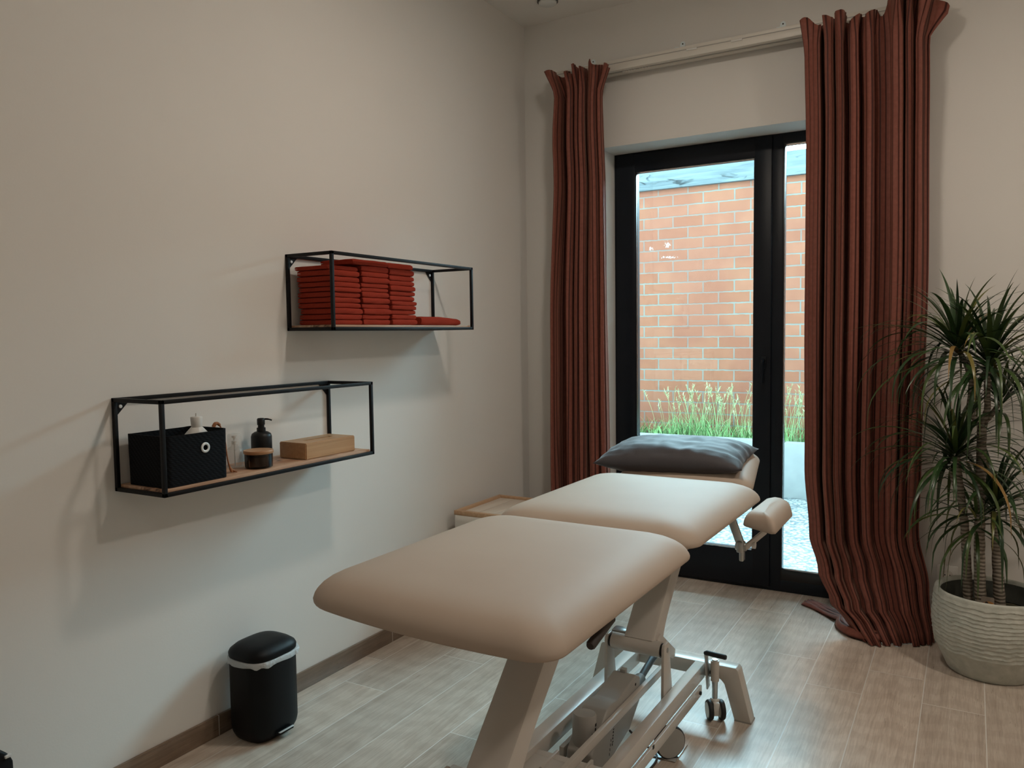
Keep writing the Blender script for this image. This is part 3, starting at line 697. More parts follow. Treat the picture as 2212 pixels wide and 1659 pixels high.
bm = BM(); add_prism(bm, [(BA+0.008, -0.031), (BA+0.0155, -0.029), (BA+0.0165, 0.029), (BA+0.009, 0.031)], 0.0275, 0.030, 'z', 0.0008); tag(obj('pedal_edge', bm, M_SCREW, t), 'steel strip on the pedal edge')
bm = BM(); rg = random.Random(5)
top, mid, low = [], [], []
for k in range(64):
    th = 2*PI*k/64; c_, s_ = math.cos(th), math.sin(th); e = 3.2
    ux, uy = abs(c_)**(2/e)*(1 if c_ >= 0 else -1), abs(s_)**(2/e)*(1 if s_ >= 0 else -1)
    bul = 0.004+0.004*noise.noise(Vector((c_*3, s_*3, 1.0)))+ (0.007 if s_ > 0.55 else 0)
    dr = 0.016+0.010*noise.noise(Vector((c_*2.5, s_*2.5, 4.0)))
    top.append(((BA-0.001)*ux, (BB-0.001)*uy, 0.2705)); mid.append(((BA+bul)*ux, (BB+bul)*uy, 0.2695+0.003*noise.noise(Vector((c_*6, s_*6, 0))))); low.append(((BA+0.002+bul*0.4)*ux, (BB+0.002+bul*0.4)*uy, 0.268-dr))
loft(bm, [top, mid, low], False, False)
lo_ = obj('bin_liner', bm, M_LINER, smooth=180); lo_.location = (0.118, -2.043, 0.0002); tag(lo_, 'translucent white bag turned over the rim of the black pedal bin', 'bin bag')

# black case, lower left corner of the photo
t = thing('black_case', 'black case with rounded top on the floor by the left wall, nearest the camera', 'case', (0.15, -3.125, 0.0002))
bm = BM(); pr = [(-0.20, 0), (0.195, 0), (0.207, 0.02), (0.205, 0.372), (0.195, 0.392), (0.175, 0.41), (0.14, 0.428), (0.05, 0.445), (-0.05, 0.446), (-0.15, 0.44), (-0.2, 0.42)]
add_prism(bm, pr, -0.15, 0.15, 'x', 0.006); obj('shell', bm, M_BIN, t, 50)
bm = BM(); add_box(bm, (0.146, 0.185, 0.385), (0.155, 0.199, 0.391), 0.001); tag(obj('latch', bm, M_SCREW, t), 'small pale metal latch')

# ================================================================== LAUNDRY HAMPER in the corner
t = thing('laundry_hamper', 'white fabric hamper with bamboo tray top in the room corner behind the table', 'hamper', (0.235, -0.615, 0.0002))
hx, hy, hz = 0.185, 0.205, 0.487
bm = BM(); fr = 0.024
add_box(bm, (-hx, -hy, hz-0.021), (hx, -hy+fr, hz), 0.002); add_box(bm, (-hx, hy-fr, hz-0.021), (hx, hy, hz), 0.002)
add_box(bm, (-hx, -hy+fr, hz-0.021), (-hx+fr, hy-fr, hz), 0.002); add_box(bm, (hx-fr, -hy+fr, hz-0.021), (hx, hy-fr, hz), 0.002)
f_ = obj('tray_frame', bm, M_BAMBOOT, t)
for k in range(4):
    x0 = -hx+fr+k*(2*hx-2*fr)/4
    bm = BM(); add_box(bm, (x0+0.0012, -hy+fr, hz-0.0175), (x0+(2*hx-2*fr)/4-0.0012, hy-fr-(0.003 if k < 3 else 0), hz-0.010), 0.001); obj('slat', bm, M_PALEWOOD, t)
bm = BM(); o_ = rrect(-hx-0.001, -hy-0.001, hx+0.001, hy+0.001, 0.012, 4); L_ = []
for j in range(15):
    z = lerp(0.05, hz-0.0215, j/14); L_.append([(x*(1+0.012*noise.noise(Vector((x*9, y*9, z*14)))-0.01*math.sin(j/14*PI)), y*(1+0.012*noise.noise(Vector((y*8, x*8, z*16+7)))-0.01*math.sin(j/14*PI)), z) for x, y in o_])
loft(bm, L_); obj('fabric_bag', bm, M_HAMPER, t, 180)
for x in (-1, 1):
    for y in (-1, 1):
        bm = BM(); add_box(bm, (x*(hx-0.022), y*(hy-0.022), 0), (x*hx*0.985, y*hy*0.985, 0.052), 0.002); obj('leg', bm, M_BAMBOOT, t)

# ================================================================== MASSAGE TABLE
TH = math.radians(0.8)
t = thing('massage_table', 'electric massage table with beige vinyl cushions on a cream steel base', 'massage table', (1.2, -1.2, 0.0003), -TH)
TAB = t
def T(name, bm, m, parent=None, smooth=40):
    o = obj(name, bm, m, parent or TAB, smooth)
    return o
def cushion(bm, poly, z0, th, edge=1.0, dome=0.003, rot=None, half=None):
    """upholstered pad: outline polygon swept up through inset rings with a soft rolled top edge"""
    n = len(poly); cx_ = sum(p[0] for p in poly)/n; cy_ = sum(p[1] for p in poly)/n
    def inset(d):
        out = []
        if half: return [(cx_+(x-cx_)*(1-d/half[0]), cy_+(y-cy_)*(1-d/half[1])) for x, y in poly]
        for i in range(n):
            p0, p1, p2 = [Vector(poly[(i+k) % n]) for k in (-1, 0, 1)]
            e1, e2 = (p1-p0).normalized(), (p2-p1).normalized()
            nn = (Vector((-e1.y, e1.x))+Vector((-e2.y, e2.x)))
            nn = nn/max(0.3, nn.length_squared)*2.0 if nn.length > 1e-6 else Vector((0, 0))
            q = p1+nn*d*0.5*2/2; out.append((q.x, q.y))
        return out
    prof = [(0.016, 0.0), (0.005, 0.0), (0.0008, 0.0025), (0.0, 0.007), (0.0015, 0.014), (0.005, 0.0225), (0.011, 0.032), (0.0195, 0.041), (0.031, 0.0492), (0.045, 0.0558), (0.062, 0.0605), (0.082, 0.0637), (0.105, 0.0652)]
    k = th/0.0652
    L = [[(x, y, z0+z*k) for x, y in inset(d*edge)] for d, z in prof]
    last = L[-1]
    for s in (0.7, 0.4, 0.15): L.append([(cx_+(x-cx_)*s, cy_+(y-cy_)*s, z+dome*(1-s)) for x, y, z in last])
    if rot is not None: L = [[tuple(rot @ Vector(p)) for p in q] for q in L]
    loft(bm, L)
def dense(poly, step=0.02):
    out = []
    for i in range(len(poly)):
        a_, b_ = Vector(poly[i]), Vector(poly[(i+1) % len(poly)]); n = max(1, int((b_-a_).length/step))
        for k in range(n): out.append(tuple(a_+(b_-a_)*k/n))
    return out
VL, VR = -0.312, 0.332
# foot cushion: near edge bowed
def rrect4(x0, y0, x1, y1, rs, n=8):
    pts = []
    for (cx, cy_, sx, sy_, a0), r in zip(((x1, y1, -1, -1, 0), (x0, y1, 1, -1, PI/2), (x0, y0, 1, 1, PI), (x1, y0, -1, 1, 1.5*PI)), rs):
        for k in range(n+1):
            a = a0+PI/2*k/n; pts.append((cx+sx*r+r*math.cos(a), cy_+sy_*r+r*math.sin(a)))
    return pts
pl = []
for (v, u) in dense(rrect4(VL, -1.47, VR, -0.652, (0.085, 0.085, 0.10, 0.055)), 0.022):
    if u < -1.15: u += 0.042*((v-0.12)/0.4)**2*((-1.15-u)/0.32)
    pl.append((v, u))
bm = BM(); cushion(bm, pl, 0.730, 0.064, 1.25, half=((VR-VL)/2, 0.41)); T('foot_cushion', bm, M_VINYL, smooth=180)
pl = [q for q in dense(rrect4(VL, -0.645, VR-0.014, 0.118, (0.075, 0.075, 0.07, 0.06)), 0.022)]
bm = BM(); cushion(bm, pl, 0.730, 0.064, 1.25, half=((VR-VL)/2, 0.38)); T('middle_cushion', bm, M_VINYL, smooth=180)
hr = Matrix.Translation((0.014, 0.120, 0.738)) @ Matrix.Rotation(math.radians(9), 4, 'X')
pl = dense([(-0.245, 0.0), (0.245, 0.0), (0.252, 0.05), (0.20, 0.36), (0.17, 0.40), (0.12, 0.42), (-0.12, 0.42), (-0.17, 0.40), (-0.2, 0.36), (-0.252, 0.05)], 0.03)
bm = BM(); cushion(bm, pl, 0.0, 0.052, 0.8, rot=hr, half=(0.245, 0.21)); T('head_cushion', bm, M_VINYL, smooth=180)
# armrest
pl = dense([(0.322, -0.180), (0.332, -0.194), (0.424, -0.250), (0.434, -0.242), (0.430, 0.01), (0.418, 0.055), (0.390, 0.082), (0.345, 0.090), (0.322, 0.06)], 0.018)
bm = BM(); cushion(bm, pl, 0.700, 0.052, 0.45, 0.004, half=(0.060, 0.16)); ar = T('armrest', bm, M_VINYL, smooth=180)
bm = BM(); bar(bm, (0.285, -0.20, 0.738), (0.310, -0.168, 0.64), 0.026, 0.010, 0.002, (0, 1, 0.3)); ab = T('armrest_bar', bm, M_STEEL, ar)
bm = BM(); bar(bm, (0.322, -0.165, 0.625), (0.368, -0.095, 0.668), 0.016, 0.012, 0.002, (0, 1, 0.3)); T('armrest_strut', bm, M_CREAM, ar)
bm = BM(); add_box(bm, (0.300, -0.180, 0.612), (0.322, -0.148, 0.646), 0.004); add_box(bm, (0.308, -0.178, 0.585), (0.322, -0.152, 0.620), 0.004)
add_lathe(bm, [(0, -0.016), (0.013, -0.016), (0.013, 0.016), (0, 0.016)], seg=18, mat=Matrix.Translation((0.312, -0.165, 0.630)) @ Matrix.Rotation(PI/2, 4, 'Y')); T('clamp', bm, M_STEEL, ar)
bm = BM(); add_lathe(bm, [(0, 0), (0.004, 0), (0.004, 0.016), (0.011, 0.018), (0.011, 0.028), (0, 0.03)], seg=16, mat=Matrix.Translation((0.322, -0.14, 0.632)) @ Matrix.Rotation(PI/2, 4, 'Y')); T('clamp_knob', bm, M_WHITEPL, ar)
# upper steel frame under the cushions
bm = BM(); ring_ = 0.04
for v in (-0.22, 0.21):
    add_box(bm, (v, -1.36, 0.690), (v+0.04, 0.05, 0.7298), 0.003)
for u in (-1.30, -0.85, -0.62, 0.0): add_box(bm, (-0.18, u, 0.692), (0.21, u+0.04, 0.7285), 0.003)
T('upper_frame', bm, M_CREAM)
# lift columns: leaning arms, wide flared bottoms
def column(name, u0, z0, u1, z1):
    """leaning box arm between (u0,z0) pivot and (u1,z1) top; side profile flares at both ends"""
    d = Vector((u1-u0, z1-z0)); L = d.length; d.normalize(); nrm = Vector((-d.y, d.x))   # nrm points toward the camera side / up
    bm = BM(); n = 18; L_ = []
    for k in range(n+1):
        s = k/n
        back = 0.030+0.022*s+0.034*max(0, 1-s/0.30)**2
        p = Vector((u0, z0))+d*(0.012+(L-0.012)*s)
        f = p+nrm*0.0235; b_ = p-nrm*back
        vl, vr = COLV[0], COLV[1]
        rr = 0.008
        L_.append([(vl+rr, f.x, f.y), (vr-rr, f.x, f.y), (vr-rr*0.3, f.x+0.3*rr*-nrm.x, f.y-0.3*rr*nrm.y), (vr, f.x-rr*nrm.x, f.y-rr*nrm.y), (vr, b_.x, b_.y), (vl, b_.x, b_.y), (vl, f.x-rr*nrm.x, f.y-rr*nrm.y), (vl+rr*0.3, f.x-0.3*rr*nrm.x, f.y-0.3*rr*nrm.y)])
    loft(bm, L_); return T(name, bm, M_CREAM, smooth=35)
COLV = (-0.018, 0.083)
column('lift_column', -0.315, 0.312, 0.075, 0.712)
column('lift_column', -1.225, 0.302, -0.82, 0.712)
def tubex(bm, v0, v1, u, z, r, seg=20): add_lathe(bm, [(0, v0), (r, v0), (r, v1), (0, v1)], seg=seg, mat=Matrix.Translation((0, u, z)) @ Matrix.Rotation(PI/2, 4, 'Y'))
for u, z in ((-0.315, 0.312), (-1.225, 0.302)):
    bm = BM(); tubex(bm, -0.058, 0.106, u, z, 0.0245); T('pivot_tube', bm, M_CREAM)
    for v0 in (-0.066, 0.1065):
        bm = BM(); tubex(bm, v0, v0+0.0075, u, z, 0.020); T('pivot_washer', bm, M_RUBBER)
# uprights carrying the pivots
def upright(v0, v1, u, z0, z1, w0, w1):
    bm = BM(); add_prism(bm, [(u-w0*0.35, z0), (u+w0*0.65, z0), (u+w1*0.7, z1-0.008), (u+w1*0.5, z1), (u-w1*0.5, z1), (u-w1*0.7, z1-0.012)], v0, v1, 'x', 0.0015)
    return T('upright', bm, M_CREAM)
for u, z in ((-0.315, 0.335), (-1.225, 0.325)):
    a_ = upright(0.1142, 0.1235, u, 0.135, z, 0.085, 0.034)
    b_ = upright(-0.0768, -0.0676, u, 0.135, z, 0.085, 0.034)
    bm = BM(); add_lathe(bm, [(0, 0), (0.008, 0), (0.008, 0.003), (0, 0.004)], seg=6, mat=Matrix.Translation((0.1235, u+0.004, z-0.022)) @ Matrix.Rotation(PI/2, 4, 'Y')); T('bolt', bm, M_STEEL, a_)
bm = BM(); add_box(bm, (-0.068, -0.300, 0.334), (0.0, -0.262, 0.342), 0.001); T('stop_plate', bm, M_STEEL)
# base rails
for (v0, v1) in ((0.1238, 0.158), (-0.125, -0.078)):
    bm = BM(); add_box(bm, (v0, -1.30, 0.128), (v1, -0.035, 0.179), 0.003); T('base_rail', bm, M_CREAM)
bm = BM(); add_box(bm, (-0.078, -0.80, 0.150), (0.1238, -0.775, 0.160), 0.001); add_box(bm, (-0.078, -0.90, 0.150), (0.1238, -0.80, 0.160), 0.001); T('cross_plate', bm, M_CREAM)
bm = BM(); add_box(bm, (-0.05, -0.71, 0.11), (-0.035, -0.10, 0.145), 0.002); T('inner_rail', bm, M_CREAM)
# foot crossbeams with splayed legs
def beam(u0, u1):
    z1, z0, zl = 0.179, 0.132, 0.0
    prof = [(0.262, z1), (0.270, z1-0.008), (0.314, zl), (0.258, zl), (0.2235, z0-0.014), (0.210, z0), (-0.168, z0), (-0.1815, z0-0.014), (-0.216, zl), (-0.272, zl), (-0.228, z1-0.008), (-0.220, z1)]
    bm = BM(); add_prism(bm, prof[::-1], u0, u1, 'y', 0.003); b_ = T('foot_beam', bm, M_CREAM, smooth=30)
    for s in (1, -1):
        bm = BM(); c = 0.021; q = [(c+s*0.2935, -0.0002), (c+s*0.2365, -0.0002), (c+s*0.2385, 0.005), (c+s*0.292, 0.005)]
        add_prism(bm, q, u0-0.001, u1+0.001, 'y'); T('foot_pad', bm, M_GREYPL, b_, 0)
    return b_
fb = beam(-0.036, 0.014)
nb = beam(-1.03, -0.98)
# castor at the far beam
def castor(v, u):
    bm = BM(); add_lathe(bm, [(0, 0.070), (0.0095, 0.070), (0.0095, 0.205), (0, 0.206)], (v, u, 0), 18); c = T('castor_stem', bm, M_STEEL)
    yw = Matrix.Translation((v, u, 0)) @ Matrix.Rotation(math.radians(32), 4, 'Z')
    bm = BM(); add_box(bm, (-0.0115, -0.026, 0.018), (0.0115, 0.020, 0.064), 0.006, mat=yw); add_lathe(bm, [(0, 0.062), (0.016, 0.062), (0.016, 0.066), (0.012, 0.071), (0, 0.072)], (v, u, 0), 20); T('castor_body', bm, M_WHITEPL, c)
    for s in (1, -1):
        m = yw @ Matrix.Translation((s*0.020, -0.008, 0.034)) @ Matrix.Rotation(PI/2, 4, 'Y')
        bm = BM(); add_lathe(bm, [(0.024, -0.008), (0.030, -0.008), (0.0335, -0.004), (0.0335, 0.004), (0.030, 0.008), (0.024, 0.008)], seg=32, mat=m); tr_ = T('castor_tyre', bm, M_RUBBER, c)
        bm = BM(); add_lathe(bm, [(0, -0.0085), (0.0245, -0.0085), (0.0245, 0.0085), (0, 0.0085)], seg=32, mat=m); T('wheel_disc', bm, M_WHITEPL, c)
castor(0.197, -0.052)
bm = BM(); add_lathe(bm, [(0, 0.131), (0.014, 0.131), (0.014, 0.2), (0, 0.2)], (0.197, -0.052, 0), 20); T('castor_socket', bm, M_CREAM)
bm = BM(); bar(bm, (0.176, -0.082, 0.232), (0.176, -0.058, 0.105), 0.006, 0.026, 0.0015, (0, 1, 0)); bk = T('brake_lever', bm, M_STEEL)
bm = BM(); add_tube(bm, [(0.174, -0.085, 0.232), (0.180, -0.088, 0.2355), (0.243, -0.092, 0.2345), (0.247, -0.092, 0.2345)], [0.007, 0.0085, 0.0085, 0.006], 14); T('brake_pedal', bm, M_RUBBER, bk, 60)
bm = BM(); add_lathe(bm, [(0, 0), (0.010, 0), (0.010, 0.008), (0.008, 0.01), (0, 0.01)], seg=20, mat=Matrix.Translation((0.186, -0.036, 0.152)) @ Matrix.Rotation(PI/2, 4, 'X')); T('beam_cap', bm, M_RUBBER)
# side control bar below the right rail
bm = BM(); add_box(bm, (0.1585, -1.25, 0.094), (0.168, -0.10, 0.128), 0.002); add_box(bm, (0.150, -1.25, 0.094), (0.1585, -0.10, 0.100), 0.001); sb = T('side_bar', bm, M_CREAM)
bm = BM(); add_lathe(bm, [(0, 0), (0.006, 0), (0.006, 0.006), (0, 0.007)], seg=12, mat=Matrix.Translation((0.168, -0.125, 0.111)) @ Matrix.Rotation(PI/2, 4, 'Y')); T('bolt', bm, M_RUBBER, sb)
bm = BM(); add_box(bm, (0.1675, -0.555, 0.119), (0.1688, -0.543, 0.130)); T('slot', bm, M_DARK, sb, 0)
# transport wheel and its floor plate
m = Matrix.Translation((0.150, -0.365, 0.0515)) @ Matrix.Rotation(math.radians(-40), 4, 'Z') @ Matrix.Rotation(PI/2, 4, 'Y')
bm = BM(); add_lathe(bm, [(0.043, -0.011), (0.048, -0.011), (0.0505, -0.006), (0.0505, 0.006), (0.048, 0.011), (0.043, 0.011)], seg=40, mat=m); tw = T('transport_wheel', bm, M_RUBBER)
bm = BM(); add_lathe(bm, [(0, -0.0115), (0.046, -0.0115), (0.046, 0.0115), (0, 0.0125)], seg=40, mat=m); T('wheel_disc', bm, M_GREYPL, tw)
bm = BM(); add_box(bm, (0.085, -0.385, 0.0008), (0.175, -0.270, 0.004), 0.0008); tag(T('floor_plate', bm, M_STEEL), 'shiny steel plate under the transport wheel')
# actuator
AX0 = Vector((0.028, -0.165, 0.228)); AX1 = Vector((0.028, -0.80, 0.078)); ad = (AX1-AX0).normalized()
P = lambda s: AX0+(AX1-AX0)*s
bm = BM(); add_tube(bm, [P(0.0), P(0.30)], 0.0115, 16); act = T('actuator_rod', bm, M_ROD)
bm = BM(); add_tube(bm, [P(0.20), P(0.21), P(0.86), P(0.865), P(0.87)], [0.0165, 0.019, 0.019, 0.019, 0.0165], 20); T('actuator_tube', bm, M_GREYPL, act)
bm = BM(); tubex(bm, 0.0, 0.085, -0.150, 0.236, 0.012); add_tube(bm, [P(-0.02), P(0.02)], 0.014, 14); T('crank_pin', bm, M_STEEL)
for v in (-0.004, 0.082):
    bm = BM(); add_prism(bm, [(-0.30, 0.30), (-0.155, 0.222), (-0.135, 0.225), (-0.135, 0.248), (-0.27, 0.345), (-0.30, 0.335)], v, v+0.006, 'x', 0.001); T('crank_plate', bm, M_CREAM)
# motor housing: side profile in the u-z plane
hp = [(-0.365, 0.236), (-0.395, 0.252), (-0.535, 0.228), (-0.57, 0.236), (-0.615, 0.232), (-0.675, 0.185), (-0.72, 0.150), (-0.725, 0.075), (-0.66, 0.062), (-0.45, 0.105), (-0.365, 0.165)]
bm = BM(); add_prism(bm, hp, -0.022, 0.056, 'x', 0.006, 3); mh = T('motor_housing', bm, M_GREYPL, smooth=35)
bm = BM(); add_box(bm, (0.002, -0.400, 0.246), (0.020, -0.382, 0.262), 0.002); T('plug', bm, M_GREYPL, mh)
for (u, z) in ((-0.405, 0.226), (-0.50, 0.205), (-0.61, 0.182)):
    bm = BM(); add_lathe(bm, [(0, 0), (0.0045, 0), (0.0045, 0.0006), (0, 0.0006)], seg=12, mat=Matrix.Translation((0.0560, u, z)) @ Matrix.Rotation(PI/2, 4, 'Y')); T('screw_hole', bm, M_DARK, mh)
# printed marks on the housing side (too small to read): a column of dark strokes
bm = BM(); rg = random.Random(2)
for k in range(9):
    z = 0.115+k*0.0085; add_box(bm, (0.0560, -0.585+0.006*k*0.3, z), (0.0563, -0.576+0.006*k*0.3-rg.uniform(0, 0.004), z+rg.uniform(0.003, 0.007)))
for k in range(4): add_box(bm, (0.0560, -0.605+0.004*k, 0.095+0.012*k), (0.0563, -0.602+0.004*k, 0.103+0.012*k))
tag(T('printed_marking', bm, M_DARK, mh, 0), 'dark printed marking running up the housing')
bm = BM(); mz = Matrix.Translation((0.012, -0.682, 0.094)) @ Matrix.Rotation(math.radians(-4), 4, 'X')
add_lathe(bm, [(0, 0), (0.031, 0), (0.033, 0.004), (0.0335, 0.140), (0.031, 0.146), (0, 0.147)], seg=36, mat=mz); mc = T('motor_cylinder', bm, M_GREYPL)
bm = BM()
for k in range(6): add_box(bm, (0.0300, -0.005+0.0035*k*0.2, 0.055+0.012*k), (0.0336, -0.002+0.002*k, 0.063+0.012*k), mat=mz)
add_box(bm, (0.0295, -0.014, 0.052), (0.0315, -0.0125, 0.10), mat=mz)
T('printed_marking', bm, M_DARK, mc, 0)
for v in (-0.03, 0.072):
    bm = BM(); add_box(bm, (v, -0.86, 0.06), (v+0.008, -0.76, 0.165), 0.001); T('actuator_bracket', bm, M_CREAM)
# long linkage bar above the motor
bm = BM(); add_box(bm, (0.064, -1.14, 0.186), (0.072, -0.150, 0.210), 0.001); add_box(bm, (0.058, -1.14, 0.207), (0.072, -0.150, 0.211), 0.0008); T('link_bar', bm, M_CREAM)
bm = BM(); add_tube(bm, catmull([(0.055, -0.45, 0.10), (0.075, -0.40, 0.04), (0.10, -0.36, 0.006), (0.125, -0.42, 0.005), (0.11, -0.52, 0.005), (0.06, -0.56, 0.02), (0.03, -0.57, 0.075)], 8), 0.0035, 8); T('motor_cable', bm, M_DKGRIP, smooth=60)
# release lever below the foot cushion
bm = BM(); add_tube(bm, catmull([(0.262, -1.06, 0.722), (0.288, -1.075, 0.716), (0.294, -1.098, 0.708), (0.291, -1.125, 0.700)], 5), 0.006, 10); lv = T('release_lever', bm, M_CREAM, smooth=60)
bm = BM(); add_tube(bm, [(0.291, -1.116, 0.7025), (0.291, -1.118, 0.702), (0.290, -1.214, 0.678), (0.290, -1.219, 0.6767)], [0.008, 0.0105, 0.0105, 0.008], 14); T('lever_grip', bm, M_DKGRIP, lv, 60)

# pillow ---------------------------------------------------------------
bm = BM(); N = 48; Mm = 34; HL, HW, HT = 0.278, 0.172, 0.068
grid = {}
for side in (1, -1):
    for i in range(N+1):
        for j in range(Mm+1):
            a_, b_ = -1+2*i/N, -1+2*j/Mm
            if side == -1 and (i in (0, N) or j in (0, Mm)): grid[(side, i, j)] = grid[(1, i, j)]; continue
            px_ = 1-0.075*(1-abs(a_)**2)*abs(b_)**3; 
            x = a_*HL*(1-0.055*(1-b_*b_)*abs(a_)**4) ; y = b_*HW*(1-0.07*(1-a_*a_)*abs(b_)**4)
            ha = max(0, 1-abs(a_)**3.4); hb = max(0, 1-abs(b_)**3.0)
            h_ = HT*(ha**0.62)*(hb**0.62)
            wr = 0.0055*noise.noise(Vector((a_*2.2+3, b_*7, side)))+0.004*noise.noise(Vector((a_*9, b_*3, side+5)))
            edge = (1-abs(a_))
            wr += 0.004*math.sin(b_*16+noise.noise(Vector((a_*3, b_*2, 9)))*3)*math.exp(-edge*6)*(1-abs(b_))*2
            z = side*(h_+wr*min(1, h_/0.02))
            if side == -1: z *= 0.85
            grid[(side, i, j)] = bm.verts.new((x, y, z))
for side in (1, -1):
    for i in range(N):
        for j in range(Mm):
            q = [grid[(side, i, j)], grid[(side, i+1, j)], grid[(side, i+1, j+1)], grid[(side, i, j+1)]]
            bm.faces.new(q if side == 1 else q[::-1])
pw = obj('pillow', bm, M_PILLOW, smooth=180)
pw.location = (1.150, -0.915, 0.827); pw.rotation_euler = (math.radians(5), math.radians(-1.0), math.radians(3))
tag(pw, 'dark charcoal pillow lying on the head end of the massage table', 'pillow')
# crumpled plastic strip by the pillow
bm = BM(); pts = catmull([(1.345, -0.800, 0.800), (1.357, -0.79, 0.822), (1.366, -0.785, 0.836), (1.374, -0.785, 0.815), (1.380, -0.782, 0.775), (1.378, -0.782, 0.73), (1.381, -0.78, 0.690), (1.375, -0.78, 0.655)], 5)
prev = None
for i, p in enumerate(pts):
    wd = 0.030 if i < 17 else 0.018; s = i/len(pts)
    row = [bm.verts.new((p[0]+0.005*noise.noise(Vector((k, i*0.7, 2))), p[1]+(k-1.5)*wd/3, p[2]+0.004*noise.noise(Vector((k*2.1, i*0.5, 7))))) for k in range(4)]
    if prev:
        for k in range(3): bm.faces.new([prev[k], prev[k+1], row[k+1], row[k]])
    prev = row
o = obj('plastic_strip', bm, M_STRIP, smooth=180); tag(o, 'crumpled clear plastic strip hanging over the head end right of the pillow', 'plastic strip')

# ================================================================== CURTAIN RAIL
t = thing('curtain_rail', 'white double curtain rail above the garden door', 'curtain rail', (0, 0, 0))
bm = BM(); z1 = 2.648
add_box(bm, (0.20, -0.098, z1-0.018), (1.98, -0.012, z1), 0.002)
obj('rail_body', bm, M_ALU, t)
bm = BM(); add_box(bm, (0.20, -0.101, z1-0.052), (1.98, -0.058, z1-0.0185), 0.003); obj('front_track', bm, M_ALU, t)
bm = BM(); add_box(bm, (0.20, -0.1014, z1-0.0195), (1.98, -0.0975, z1-0.0165)); add_box(bm, (0.20, -0.075, z1-0.0535), (1.98, -0.068, z1-0.0515)); obj('groove_shade_strip', bm, M_GREYPL, t, 0)  # thin darker strips laid on the rail in place of groove shade
bm = BM(); add_box(bm, (0.20, -0.052, z1-0.052), (1.98, -0.014, z1-0.0185), 0.003); obj('rear_track', bm, M_ALU, t)
for x in (0.407, 0.88, 1.349, 1.828):
    bm = BM(); pr = [(x-0.0125, 2.64)]+[(x+0.0125*math.cos(a), 2.694+0.0125*math.sin(a)) for a in [PI, PI*0.75, PI/2, PI/4, 0]]+[(x+0.0125, 2.64)]
    add_prism(bm, pr, -0.0045, -0.0005, 'y'); add_box(bm, (x-0.010, -0.095, z1), (x+0.010, -0.0005, z1+0.003)); b_ = obj('bracket', bm, M_ZBRK, t, 30)
    bm = BM(); add_lathe(bm, [(0, 0), (0.0035, 0), (0.003, 0.002), (0, 0.0025)], seg=12, mat=Matrix.Translation((x, -0.0045, 2.694)) @ Matrix.Rotation(PI/2, 4, 'X')); obj('screw', bm, M_RUBBER, b_)
for k in range(9):
    x = 0.60+k*0.0145 if k < 5 else 0.615+k*0.0145
    bm = BM(); add_tube(bm, catmull([(x, -0.080, z1-0.052), (x+0.002, -0.081, z1-0.061), (x+0.006, -0.082, z1-0.063), (x+0.008, -0.082, z1-0.057)], 3), 0.0012, 6); obj('glider', bm, M_WHITEPL, t, 60)
for x in (0.93, 1.14):
    bm = BM(); add_box(bm, (x, -0.106, z1-0.026), (x+0.05, -0.100, z1-0.018), 0.001); obj('track_clip', bm, M_WHITEPL, t)

